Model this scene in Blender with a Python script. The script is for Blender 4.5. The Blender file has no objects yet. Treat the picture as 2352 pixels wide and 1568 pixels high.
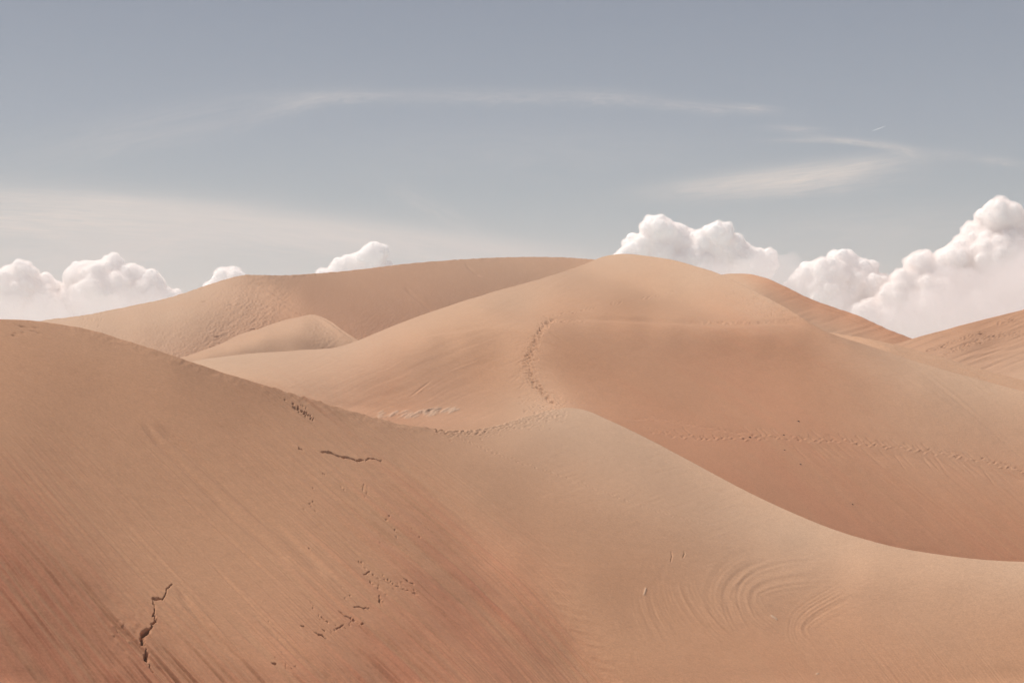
import bpy, bmesh, math, random
import numpy as np
from mathutils import Vector
QUALITY = True
sc = bpy.context.scene
# ------------------------------------------------------------------ camera
cam_d = bpy.data.cameras.new('camera'); cam = bpy.data.objects.new('camera', cam_d); sc.collection.objects.link(cam)
cam_d.lens = 50.0; cam_d.sensor_width = 36.0; cam_d.clip_start = 0.5; cam_d.clip_end = 200000
cam.location = (0, 0, 0); cam.rotation_euler = (math.radians(90), 0, 0); sc.camera = cam
# ------------------------------------------------------------------ exposure
sc.view_settings.view_transform = 'Standard'; sc.view_settings.look = 'None'
sc.view_settings.exposure = 0.0; sc.view_settings.gamma = 1.0
sc.cycles.max_bounces = 10; sc.cycles.diffuse_bounces = 3; sc.cycles.volume_bounces = 5; sc.cycles.transparent_max_bounces = 24
sc.cycles.use_adaptive_sampling = True; sc.cycles.adaptive_threshold = 0.02
sc.cycles.use_denoising = True; sc.cycles.denoising_prefilter = 'ACCURATE'; sc.cycles.denoising_input_passes = 'RGB_ALBEDO_NORMAL'
# ------------------------------------------------------------------ sun (behind the dunes, to the left, high)
F, CX, CY = 3267.0, 1176.0, 784.0      # focal length and centre of a 2352 x 1568 plate
SUN = np.array([-0.47, 0.36, 0.806]); SUN /= np.linalg.norm(SUN)
sd = bpy.data.lights.new('sun', 'SUN'); sd.energy = 4.9; sd.angle = math.radians(0.53); sd.color = (1.0, 0.945, 0.87)
so = bpy.data.objects.new('sun', sd); sc.collection.objects.link(so); so.location = (-60, 50, 120)
so.rotation_euler = Vector(SUN.tolist()).to_track_quat('Z', 'Y').to_euler()
# ------------------------------------------------------------------ sky
class NT:
    def __init__(s, tree): s.t = tree; s.n = tree.nodes; s.l = tree.links
    def new(s, ty, **kw):
        n = s.n.new(ty)
        for k, v in kw.items():
            if k == 'ins':
                for a, b in v.items(): s.put(n, a, b)
            else: setattr(n, k, v)
        return n
    def put(s, n, a, b):
        if hasattr(b, 'is_linked') or isinstance(b, bpy.types.NodeSocket): s.l.new(b, n.inputs[a])
        else: n.inputs[a].default_value = b
    def m(s, op, a, b=None, c=None, clamp=False):
        n = s.n.new('ShaderNodeMath'); n.operation = op; n.use_clamp = clamp
        for i, v in enumerate((a, b, c)):
            if v is not None: s.put(n, i, v)
        return n.outputs[0]
    def mix(s, f, a, b, mode='MIX'):
        n = s.n.new('ShaderNodeMix'); n.data_type = 'RGBA'; n.blend_type = mode
        s.put(n, 0, f); s.put(n, 6, a); s.put(n, 7, b); return n.outputs[2]
    def ramp(s, f, stops):
        n = s.n.new('ShaderNodeValToRGB'); e = n.color_ramp.elements
        while len(e) > 1: e.remove(e[-1])
        e[0].position = stops[0][0]; e[0].color = (*stops[0][1], 1)
        for p, c in stops[1:]:
            q = e.new(p); q.color = (*c, 1)
        s.put(n, 0, f); return n.outputs[0]
def srgb(r, g, b):
    return tuple(((c / 255 + 0.055) / 1.055) ** 2.4 if c > 10 else c / 255 / 12.92 for c in (r, g, b))
world = bpy.data.worlds.new('World'); sc.world = world; world.use_nodes = True
world.node_tree.nodes.clear(); N = NT(world.node_tree)
sky = N.new('ShaderNodeTexSky', sky_type='NISHITA', sun_disc=False, sun_elevation=math.asin(SUN[2]), sun_rotation=math.atan2(SUN[0], SUN[1]), altitude=2500, air_density=1.0, dust_density=1.5, ozone_density=1.0)
tc = N.new('ShaderNodeTexCoord'); sp = N.new('ShaderNodeSeparateXYZ', ins={0: tc.outputs['Generated']})
dx, dy, dz = sp.outputs
U = N.m('DIVIDE', dx, N.m('MAXIMUM', N.m('ABSOLUTE', dy), 0.02)); K = N.m('DIVIDE', dz, N.m('MAXIMUM', N.m('ABSOLUTE', dy), 0.02))
haze_c = N.ramp(N.m('MAXIMUM', dz, 0.0), [(0.0, srgb(181, 188, 187)), (0.045, srgb(177, 187, 188)), (0.10, srgb(158, 171, 178)), (0.15, srgb(149, 161, 173)), (0.235, srgb(135, 146, 161)), (0.5, (.22, .25, .31)), (1.0, (.16, .18, .24))])
base = N.mix(0.05, haze_c, N.mix(1.0, sky.outputs[0], (0.10, 0.10, 0.10, 1), 'MULTIPLY'))
# fill light added low in the unseen sky behind the view, for camera-facing sides
back_ = N.m('MULTIPLY', N.m('MULTIPLY', N.m('MAXIMUM', N.m('MULTIPLY', dy, -1.0), 0.0), N.m('EXPONENT', N.m('MULTIPLY', N.m('MAXIMUM', dz, 0.0), -2.5))), 1.25)
bw_ = N.m('ADD', back_, 1.0); base = N.mix(1.0, base, N.new('ShaderNodeCombineXYZ', ins={0: bw_, 1: N.m('ADD', N.m('MULTIPLY', back_, .93), 1.0), 2: N.m('ADD', N.m('MULTIPLY', back_, .84), 1.0)}).outputs[0], 'MULTIPLY')
# thin high cloud: soft streaks at fixed directions in the sky, torn by noise
def wisp(acc, px, py, ax, ay, ang, amt, col, nx=1.0, ny=1.0, lo=0.0):
    u0, k0 = (px - CX) / F, (CY - py) / F; a = math.radians(ang); c, s_ = math.cos(a), math.sin(a)
    du = N.m('SUBTRACT', U, u0); dk = N.m('SUBTRACT', K, k0)
    A_ = N.m('DIVIDE', N.m('ADD', N.m('MULTIPLY', du, c), N.m('MULTIPLY', dk, s_)), ax / F)
    B_ = N.m('DIVIDE', N.m('SUBTRACT', N.m('MULTIPLY', dk, c), N.m('MULTIPLY', du, s_)), ay / F)
    v = N.new('ShaderNodeCombineXYZ', ins={0: N.m('MULTIPLY', A_, 1.3 * nx), 1: N.m('MULTIPLY', B_, 0.9 * ny), 2: px * .01})
    no = N.new('ShaderNodeTexNoise', noise_dimensions='3D', ins={'Vector': v.outputs[0], 'Scale': 1.6, 'Detail': 7.0, 'Roughness': 0.6, 'Distortion': 0.9})
    w = N.m('SUBTRACT', no.outputs['Fac'], 0.5)
    vf = N.new('ShaderNodeCombineXYZ', ins={0: N.m('ADD', N.m('MULTIPLY', A_, 1.1 * ax / 200), N.m('MULTIPLY', w, .5)), 1: N.m('MULTIPLY', B_, 5.5 * ay / 40), 2: py * .013})
    fb = N.new('ShaderNodeTexNoise', noise_dimensions='3D', ins={'Vector': vf.outputs[0], 'Scale': 1.5, 'Detail': 6.0, 'Roughness': 0.62, 'Distortion': 0.4})     # fibres along the streak
    fib = N.m('SUBTRACT', fb.outputs['Fac'], 0.5)
    r2 = N.m('ADD', N.m('MULTIPLY', A_, A_), N.m('POWER', N.m('ABSOLUTE', N.m('ADD', B_, N.m('MULTIPLY', w, 0.9))), 2.0))
    g = N.m('EXPONENT', N.m('MULTIPLY', r2, -1.6))
    g = N.m('MULTIPLY', g, N.m('MULTIPLY', N.m('MAXIMUM', N.m('ADD', N.m('ADD', N.m('MULTIPLY', w, 2.2), N.m('MULTIPLY', fib, 1.5)), 0.74), N.m('ADD', N.m('MULTIPLY', fib, .9), lo)), amt), clamp=True)
    front = N.m('GREATER_THAN', dy, 0.0)
    return N.mix(N.m('MULTIPLY', g, front), acc, (*srgb(*col), 1))
CR = (220, 212, 205); GY = (203, 200, 198)
acc = base
for w_ in [(120, 500, 520, 75, -3, 1.0, (214, 208, 203), .5, .7, .62), (560, 530, 520, 62, -7, .85, (208, 205, 202), .7, .8, .55), (930, 560, 420, 46, -8, .75, (206, 203, 201), .8, .9, .45), (1180, 585, 330, 40, -9, .55, GY, 1.0, 1, .35), (230, 462, 330, 20, -3, .55, (216, 209, 204), .8, 1, .3), (700, 520, 420, 26, -5, .5, (214, 208, 203), 1, 1, .2), (300, 575, 500, 60, 2, .5, (206, 204, 202), .8, 1, .4),
           (330, 555, 260, 50, 18, .40, (214, 206, 202), 1, 1, 0), (100, 590, 300, 40, 0, .30, GY, 1, 1, .2), (1300, 600, 300, 40, -8, .35, GY, 1, 1, .1),
           (1790, 412, 270, 34, 6, .85, CR, .7, .8, .35), (1900, 395, 200, 26, 9, .7, CR, .8, .8, .3), (1820, 430, 260, 30, 3, .5, GY, .8, 1, .3), (1620, 432, 190, 26, 6, .40, GY, 1, 1, 0), (1975, 327, 140, 9, -7, .45, CR, 1.4, .8, .1), (2070, 345, 60, 14, -16, .38, CR, 1, 1, .1), (1860, 322, 110, 7, 0, .35, GY, 1, 1, 0),
           (800, 222, 230, 18, 1, .34, GY, 2.2, 1.2, 0), (690, 240, 120, 20, 14, .35, GY, 1, 1, 0), (1130, 222, 240, 24, 0, .28, GY, 2.4, 1.3, 0), (1390, 224, 130, 22, -2, .32, GY, 2.4, 1.3, 0), (1600, 245, 170, 16, -5, .34, GY, 1.5, 1, 0), (1730, 248, 60, 10, -4, .35, CR, 1, 1, 0), (1830, 296, 80, 10, -3, .35, GY, 1, 1, 0),
           (2290, 370, 70, 12, -6, .4, GY, 1, 1, 0), (2180, 356, 60, 14, 0, .25, GY, 1, 1, 0), (1000, 480, 170, 30, -28, .22, GY, 1.3, 1, 0), (330, 300, 420, 60, 12, .22, GY, 1, 1, 0), (2000, 520, 420, 60, 4, .25, GY, 1, 1, 0), (1250, 340, 500, 70, 0, .12, GY, 1, 1, 0)]:
    acc = wisp(acc, *w_)
bg = N.new('ShaderNodeBackground', ins={0: acc, 1: 1.0}); out = N.new('ShaderNodeOutputWorld', ins={0: bg.outputs[0]})
# ------------------------------------------------------------------ materials
def new_mat(name):
    m = bpy.data.materials.new(name); m.use_nodes = True; m.node_tree.nodes.clear(); return m, NT(m.node_tree)
M_SAND, S = new_mat('dune_sand')
tco = S.new('ShaderNodeTexCoord'); V_ = tco.outputs['Object']
def noise(sc_, det=3, rough=.5, vec=None):
    return S.new('ShaderNodeTexNoise', ins={'Vector': vec or V_, 'Scale': sc_, 'Detail': det, 'Roughness': rough}).outputs['Fac']
at1 = S.new('ShaderNodeAttribute', attribute_name='damp').outputs['Fac']; at2 = S.new('ShaderNodeAttribute', attribute_name='pale').outputs['Fac']  # 'damp': moist red of the slides plus painted shade
c_ = S.mix(S.m('MULTIPLY', at2, .8), (.418, .224, .127, 1), (.446, .308, .213, 1))   # sunlight on crests and flats painted as paler sand
c_ = S.mix(S.m('MULTIPLY', at1, .9), c_, (.445, .187, .106, 1))                      # moist red sand laid open by slides, plus painted shade of dark faces
big_ = noise(.05, 4); c_ = S.mix(S.m('MULTIPLY', S.m('SUBTRACT', big_, .35), .5, clamp=True), c_, (.424, .226, .130, 1))
g1 = noise(9.0, 3, .75); g2 = noise(3.2, 4, .75); g3 = noise(.7, 2, .5)
gr = S.m('ADD', S.m('MULTIPLY', S.m('SUBTRACT', g1, .5), .62), S.m('ADD', S.m('MULTIPLY', S.m('SUBTRACT', g2, .5), .30), S.m('MULTIPLY', S.m('SUBTRACT', g3, .5), .08)))
gv = S.m('ADD', gr, 1.0); gc = S.new('ShaderNodeCombineXYZ', ins={0: gv, 1: gv, 2: gv}).outputs[0]
c_ = S.mix(1.0, c_, gc, 'MULTIPLY')
c_ = S.mix(S.new('ShaderNodeAttribute', attribute_name='crack_shade').outputs['Fac'], c_, (.11, .056, .034, 1))   # shade painted dark inside the fractures
bump = S.new('ShaderNodeBump', ins={'Strength': .45, 'Distance': .025, 'Height': noise(6.0, 4, .75)})
pb = S.new('ShaderNodeBsdfPrincipled', ins={'Base Color': c_, 'Roughness': .95, 'Specular IOR Level': .12, 'Normal': bump.outputs[0]})
S.new('ShaderNodeOutputMaterial', ins={0: pb.outputs[0]})
M_CLOD, Q = new_mat('damp_clod')
tq = Q.new('ShaderNodeTexCoord'); nq = Q.new('ShaderNodeTexNoise', ins={'Vector': tq.outputs['Object'], 'Scale': 9.0, 'Detail': 4.0})
pq = Q.new('ShaderNodeBsdfPrincipled', ins={'Base Color': Q.ramp(nq.outputs['Fac'], [(.3, (.05, .03, .02)), (.7, (.10, .06, .04))]), 'Roughness': .9}); Q.new('ShaderNodeOutputMaterial', ins={0: pq.outputs[0]})
M_CLOUD, W_ = new_mat('cloud_vapour')
cp_ = W_.new('ShaderNodeBsdfPrincipled', ins={'Base Color': (.996, .945, .915, 1), 'Roughness': 1.0, 'Specular IOR Level': 0.0, 'Subsurface Weight': 1.0, 'Subsurface Radius': (1.0, 1.0, 1.0), 'Subsurface Scale': 95.0, 'Subsurface Anisotropy': 0.4})
W_.new('ShaderNodeOutputMaterial', ins={0: cp_.outputs[0]})
M_VAP, Y_ = new_mat('thin_vapour')
Y_.new('ShaderNodeOutputMaterial', ins={'Volume': Y_.new('ShaderNodeVolumePrincipled', ins={'Color': (.996, .937, .915, 1), 'Density': 0.034, 'Anisotropy': 0.1}).outputs[0]})
M_THIN, X_ = new_mat('faint_vapour')
X_.new('ShaderNodeOutputMaterial', ins={'Volume': X_.new('ShaderNodeVolumePrincipled', ins={'Color': (.995, .925, .92, 1), 'Density': 0.0036, 'Anisotropy': 0.1}).outputs[0]})

# ================================================================== shape of the dunes: slopes solved from where the light falls on them
AMB = 0.22

def lin(c):
    c = np.asarray(c, float) / 255.0
    return np.where(c <= 0.04045, c / 12.92, ((c + 0.055) / 1.055) ** 2.4)

def tone2s(g):                          # green value of sunlit sand -> wanted cosine of the sun on it
    r = (lin(g) / lin(185.0)) ** 0.68
    return r * (0.98 + AMB) - AMB

def rbf(pts, vals, x, y, sx=1.0, sy=1.0, reg=1e-6):
    """smooth interpolation of scattered values, kernel r, linear part"""
    p = np.asarray(pts, float) * [1 / sx, 1 / sy]
    n = len(p)
    d = np.sqrt(((p[:, None] - p[None]) ** 2).sum(-1) + 4.0)
    A = np.zeros((n + 3, n + 3))
    A[:n, :n] = d - reg * np.eye(n)
    A[:n, n] = 1; A[:n, n + 1:] = p * 1e-3; A[n:, :n] = A[:n, n:].T
    w = np.linalg.solve(A, np.r_[np.asarray(vals, float), 0, 0, 0])
    q = np.stack([np.ravel(x) / sx, np.ravel(y) / sy], -1)
    out = np.empty(len(q))
    for i in range(0, len(q), 20000):
        qq = q[i:i + 20000]
        dd = np.sqrt(((qq[:, None] - p[None]) ** 2).sum(-1) + 4.0)
        out[i:i + 20000] = dd @ w[:n] + w[n] + (qq * 1e-3) @ w[n + 1:]
    return out.reshape(np.shape(x))

def b3(t):                              # cubic B-spline weights and derivatives for fraction t
    w = [(1 - t) ** 3 / 6, (3 * t ** 3 - 6 * t ** 2 + 4) / 6, (-3 * t ** 3 + 3 * t ** 2 + 3 * t + 1) / 6, t ** 3 / 6]
    d = [-(1 - t) ** 2 / 2, (3 * t ** 2 - 4 * t) / 2, (-3 * t ** 2 + 2 * t + 1) / 2, t ** 2 / 2]
    return w, d

class Surf:
    """ln(distance) over picture directions, as a bicubic B-spline"""
    def __init__(s, x0, x1, y0, y1, step, stepy=None):
        s.x0, s.y0, s.h, s.g = x0, y0, step, stepy or step
        s.nx = int(np.ceil((x1 - x0) / step)) + 4
        s.ny = int(np.ceil((y1 - y0) / s.g)) + 4
        s.x1, s.y1 = x0 + (s.nx - 4) * step, y0 + (s.ny - 4) * s.g
        s.c = np.zeros((s.ny, s.nx))
    def _w(s, x, y):
        gx = np.clip((x - s.x0) / s.h, 0, s.nx - 3.0001); gy = np.clip((y - s.y0) / s.g, 0, s.ny - 3.0001)
        ix = gx.astype(int); iy = gy.astype(int)
        return ix, iy, b3(gx - ix), b3(gy - iy)
    def ev(s, x, y, der=False):
        x = np.asarray(x, float); y = np.asarray(y, float)
        # linear continuation outside the fitted area
        xc = np.clip(x, s.x0, s.x1); yc = np.clip(y, s.y0, s.y1)
        ix, iy, (wx, dx), (wy, dy) = s._w(xc, yc)
        L = 0; Lx = 0; Ly = 0
        for a in range(4):
            for b in range(4):
                c = s.c[iy + a, ix + b]
                L = L + c * wy[a] * wx[b]; Lx = Lx + c * wy[a] * dx[b] / s.h; Ly = Ly + c * dy[a] * wx[b] / s.g
        L = L + Lx * 250 * np.tanh((x - xc) / 250) + Ly * 250 * np.tanh((y - yc) / 250)
        return (L, Lx, Ly) if der else L

def normal_terms(x, y, Lx, Ly):
    u = (x - CX) / F; k = (CY - y) / F
    Lu = Lx * F; Lk = -Ly * F
    m = 1 + u * Lu + k * Lk
    return u, k, Lu, Lk, m

def shade(x, y, Lx, Ly):
    u, k, Lu, Lk, m = normal_terms(x, y, Lx, Ly)
    n = np.sqrt(Lu ** 2 + m ** 2 + Lk ** 2)
    return (Lu * SUN[0] - m * SUN[1] + Lk * SUN[2]) / n

def fit(s, X, Y, T, W, L0, anchors, wP=0.25, wS=2.2, wR=9.0, wA=12.0, iters=9, gmax=0.66, wY=1.0, log=None):
    """least squares: brightness T, prior depth L0, anchored depths, smooth coefficients (16 coefficients per sample)"""
    M = s.nx * s.ny
    def spb(x, y):
        ix, iy, (wx, dx), (wy, dy) = s._w(x, y)
        K = np.stack([(iy + b) * s.nx + ix + a for a in range(4) for b in range(4)], -1)
        B = np.stack([wy[b] * wx[a] for a in range(4) for b in range(4)], -1)
        Bx = np.stack([wy[b] * dx[a] / s.h for a in range(4) for b in range(4)], -1)
        By = np.stack([dy[b] * wx[a] / s.g for a in range(4) for b in range(4)], -1)
        return K, B, Bx, By
    def gram(K, J):
        idx = (K[:, :, None] * M + K[:, None, :]).ravel()
        return np.bincount(idx, (J[:, :, None] * J[:, None, :]).ravel(), M * M).reshape(M, M)
    def tmul(K, J, r):
        return np.bincount(K.ravel(), (J * r[:, None]).ravel(), M)
    K, B, Bx, By = spb(X, Y)
    I = np.arange(M).reshape(s.ny, s.nx)
    RR = 0
    for (a, b, c), w in (((I[:, :-2], I[:, 1:-1], I[:, 2:]), 1.0), ((I[:-2], I[1:-1], I[2:]), wY)):
        R = np.stack([a.ravel(), b.ravel(), c.ravel()], -1)
        RR = RR + gram(R, np.tile([w, -2 * w, w], (len(R), 1)))
    a = np.array(anchors, float)
    KA, A, _, _ = spb(a[:, 0], a[:, 1]); AL = np.log(a[:, 2])
    aw = a[:, 3] if a.shape[1] > 3 else np.ones(len(a))
    AA = gram(KA, A * aw[:, None]); BB = gram(K, B)
    e = 1e-6 * np.eye(M)
    c = np.linalg.solve(BB + 3.0 * RR + e + 50 * AA, tmul(K, B, L0) + 50 * tmul(KA, A, AL * aw ** 2))
    def terms(c, lam, jac=True):
        cK = c[K]
        L = (B * cK).sum(1); Lx = (Bx * cK).sum(1); Ly = (By * cK).sum(1)
        u, k, Lu, Lk, m = normal_terms(X, Y, Lx, Ly)
        n = np.sqrt(Lu ** 2 + m ** 2 + Lk ** 2)
        N = (Lu * SUN[0] - m * SUN[1] + Lk * SUN[2])
        S = N / n
        h = np.sqrt(Lu ** 2 + m ** 2) + 1e-9
        ov = np.maximum(0, h - gmax * Lk)             # steeper than sand can stand
        r1 = wS * W * (T - S); r2 = -1.2 * ov
        rA = AL - (A * c[KA]).sum(1)
        cost = (r1 ** 2).sum() + (r2 ** 2).sum() + wP ** 2 * ((L0 - L) ** 2).sum() + wA ** 2 * ((aw * rA) ** 2).sum() + lam * (c @ (RR @ c))
        if not jac:
            return cost
        dSdLu = (SUN[0] - u * SUN[1]) / n - N * (Lu + m * u) / n ** 3
        dSdLk = (SUN[2] - k * SUN[1]) / n - N * (Lk + m * k) / n ** 3
        J1 = (Bx * (F * dSdLu)[:, None] + By * (-F * dSdLk)[:, None]) * (wS * W)[:, None]
        on = 1.2 * (ov > 0)
        J2 = Bx * (F * on * (Lu + m * u) / h)[:, None] + By * (-F * on * (m * k / h - gmax))[:, None]
        H = gram(K, J1) + gram(K, J2) + wP ** 2 * BB + wA ** 2 * AA + lam * RR
        gr = tmul(K, J1, r1) + tmul(K, J2, r2) + wP ** 2 * tmul(K, B, L0 - L) + wA ** 2 * tmul(KA, A, aw ** 2 * rA) - lam * (RR @ c)
        return cost, H, gr, (float(np.sqrt(np.mean((T - S)[W > .3] ** 2))), float((h / np.maximum(Lk, 1e-3))[W > .3].max()), float(Lk[W > .3].min()))
    mu = 0.02
    for it in range(iters):
        lam = (wR * (1 + 5 * max(0, 1 - it / (0.6 * iters)))) ** 2
        cost, H, gr, st = terms(c, lam)
        for tr in range(6):
            Hm = H.copy(); Hm[np.diag_indices(M)] += mu * (1 + 0.0 * M)
            dc = np.linalg.solve(Hm, gr)
            if terms(c + dc, lam, False) < cost:
                c = c + dc; mu = max(mu / 5, 0.01); break
            mu *= 8
        if log is not None:
            log.append((it, st[0], float(np.abs(dc).max()), st[1], st[2]))
    s.c = c.reshape(s.ny, s.nx)
    return s

# picture positions are on a 2352 x 1568 plate
def curve(pts):
    p = np.array(pts, float)
    def f(x):                       # monotone-ish smooth: cubic hermite
        x = np.asarray(x, float)
        X, Y = p[:, 0], p[:, 1]
        h = np.diff(X); d = np.diff(Y) / h
        m = np.r_[d[0], (d[:-1] * h[1:] + d[1:] * h[:-1]) / (h[1:] + h[:-1]), d[-1]]
        i = np.clip(np.searchsorted(X, x) - 1, 0, len(X) - 2)
        t = (x - X[i]) / h[i]
        a = (1 + 2 * t) * (1 - t) ** 2 * Y[i] + t * (1 - t) ** 2 * h[i] * m[i] + t * t * (3 - 2 * t) * Y[i + 1] + t * t * (t - 1) * h[i] * m[i + 1]
        return np.where(x < X[0], Y[0] + m[0] * (x - X[0]), np.where(x > X[-1], Y[-1] + m[-1] * (x - X[-1]), a))
    return f
yA = curve([(-900,860),(-500,770),(-200,738),(0,733),(60,735),(120,742),(200,756),(300,785),(400,817),(500,851),(600,882),(700,913),(800,943),(900,968),(980,981),(1060,987),
            (1130,978),(1200,958),(1260,942),(1300,936),(1345,942),(1400,965),(1480,1003),(1560,1045),(1640,1088),(1720,1130),(1800,1168),(1880,1202),(1960,1230),(2050,1254),(2150,1272),(2250,1284),(2352,1290),(2500,1294),(2800,1280),(3300,1230)])
yB = curve([(-300,945),(200,880),(360,848),(450,828),(560,813),(700,803),(780,795),(825,780),(880,757),(960,727),(1060,693),(1160,663),(1260,635),(1340,608),(1390,588),(1430,583),(1480,587),(1550,598),(1600,612),
            (1655,630),(1720,662),(1805,706),(1893,759),(1997,794),(2143,842),(2250,872),(2352,899),(2600,950),(3100,1010)])
yC = curve([(-700,850),(-200,775),(0,752),(92,737),(200,722),(300,703),(400,680),(480,654),(530,638),(560,632),(620,632),(700,630),(800,622),(900,609),(1000,600),(1080,594),(1180,590),(1280,591),(1370,597),(1500,612),(1700,660),(1900,730),(2200,800)])
yC2 = curve([(150,872),(300,850),(420,820),(500,790),(600,752),(680,729),(728,723),(750,731),(780,752),(815,776),(860,802),(950,840),(1100,880)])
yD = curve([(1250,800),(1500,705),(1600,655),(1655,630),(1700,627),(1745,635),(1800,656),(1860,684),(1920,706),(1980,729),(2040,756),(2090,776),(2200,815),(2400,860)])
yF = curve([(1500,700),(1700,735),(1850,755),(1960,772),(2047,790),(2130,812),(2190,828),(2251,845),(2352,871),(2600,920),(3000,985)])
yE = curve([(1700,870),(1900,830),(2050,789),(2090,777),(2140,764),(2220,742),(2290,725),(2352,709),(2500,668),(2700,620),(3000,600),(3300,640)])
TA = [(0,748,139.0),(0,800,137.0),(0,900,131.0),(0,1000,128.0),(0,1080,122.0),(0,1150,113.0),(0,1250,108.0),(0,1400,107.0),(0,1568,104.0),(100,790,133.0),(200,800,131.4),(200,870,124.1),(100,1000,120.7),(200,1050,127.1),(100,1150,113.9),(100,1300,102.3),(100,1450,92.4),(150,1568,106.0),(200,1200,123.3),(200,1330,109.3),(200,1480,108.3),(300,1568,114.0),(300,830,133.5),(350,900,128.4),(400,860,129.9),(420,850,109.4),(500,890,119.4),(350,1000,128.7),(300,1120,126.0),(300,1250,132.3),(300,1380,126.7),(300,1480,116.3),(400,1420,131.5),(420,1568,124.0),(450,1000,127.7),(450,1150,129.0),(450,1300,136.1),(550,1400,137.3),(550,1520,129.9),(600,1000,129.2),(550,900,113.5),(640,920,114.4),(650,960,125.5),(700,1020,126.4),(750,1000,127.2),(750,960,121.2),(600,1150,132.8),(600,1280,139.8),(680,1380,139.0),(650,1500,136.9),(720,1568,124.0),(700,1130,134.8),(800,1100,128.8),(800,1250,133.6),(800,1380,130.7),(830,1480,121.5),(850,1568,118.0),(850,1020,126.6),(900,1060,131.7),(920,1000,119.4),(950,1120,132.8),(920,1180,124.7),(900,1300,129.8),(950,1400,124.0),(1000,1500,126.5),(1000,1568,120.0),(1000,1250,119.7),(1060,1350,110.2),(1120,1450,123.1),(1200,1568,120.0),(1000,1080,132.9),(1050,1160,136.6),(1100,1220,139.1),(1150,1290,155.9),(1130,1330,121.7),(1200,1360,134.7),(1230,1430,117.5),(1290,1500,109.0),(1330,1568,128.0),(1050,1010,133.2),(1120,1000,146.9),(1180,990,156.4),(1240,970,155.2),(1270,960,164.3),(1310,958,157.4),(1380,985,155.9),(1450,1020,147.3),(1530,1065,148.1),(1100,1070,130.2),(1150,1150,127.4),(1180,1210,128.2),(1220,1280,130.8),(1260,1330,143.6),(1300,1400,141.7),(1350,1480,147.0),(1400,1568,138.0),(1200,1050,134.7),(1280,1020,140.9),(1350,1050,147.8),(1280,1100,140.1),(1250,1170,137.3),(1330,1200,134.2),(1350,1290,133.9),(1400,1340,125.2),(1420,1420,131.1),(1450,1080,148.9),(1450,1130,143.7),(1450,1190,131.8),(1450,1260,137.8),(1480,1320,131.2),(1500,1400,135.3),(1500,1480,142.1),(1520,1568,138.0),(1600,1110,155.0),(1600,1150,144.7),(1600,1200,132.0),(1580,1250,131.6),(1600,1330,135.8),(1600,1420,140.0),(1620,1500,140.5),(1700,1150,165.1),(1700,1190,152.9),(1700,1230,138.1),(1700,1270,134.6),(1700,1340,140.4),(1700,1420,141.6),(1720,1500,144.9),(1720,1568,140.0),(1800,1190,177.2),(1800,1230,152.6),(1820,1270,135.8),(1800,1320,152.6),(1800,1380,132.7),(1830,1460,145.1),(1850,1568,141.0),(1900,1225,176.7),(1900,1270,158.3),(1900,1310,142.7),(1920,1380,156.1),(1950,1450,148.9),(1980,1568,142.0),(2000,1260,188.2),(2020,1300,155.3),(2050,1350,142.9),(2080,1420,147.7),(2120,1500,145.1),(2100,1568,142.0),(2120,1285,187.6),(2120,1320,157.3),(2200,1310,174.7),(2200,1350,146.7),(2200,1400,150.4),(2200,1450,142.2),(2250,1520,144.8),(2250,1568,141.0),(2352,1310,169.0),(2352,1345,160.0),(2352,1390,153.0),(2352,1450,147.0),(2352,1500,142.0),(2352,1568,140.0),(-150,800,137.0),(-150,1000,128.0),(-150,1200,112.0),(-150,1568,104.0),(2500,1320,166.0),(2500,1568,141.0)]
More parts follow.
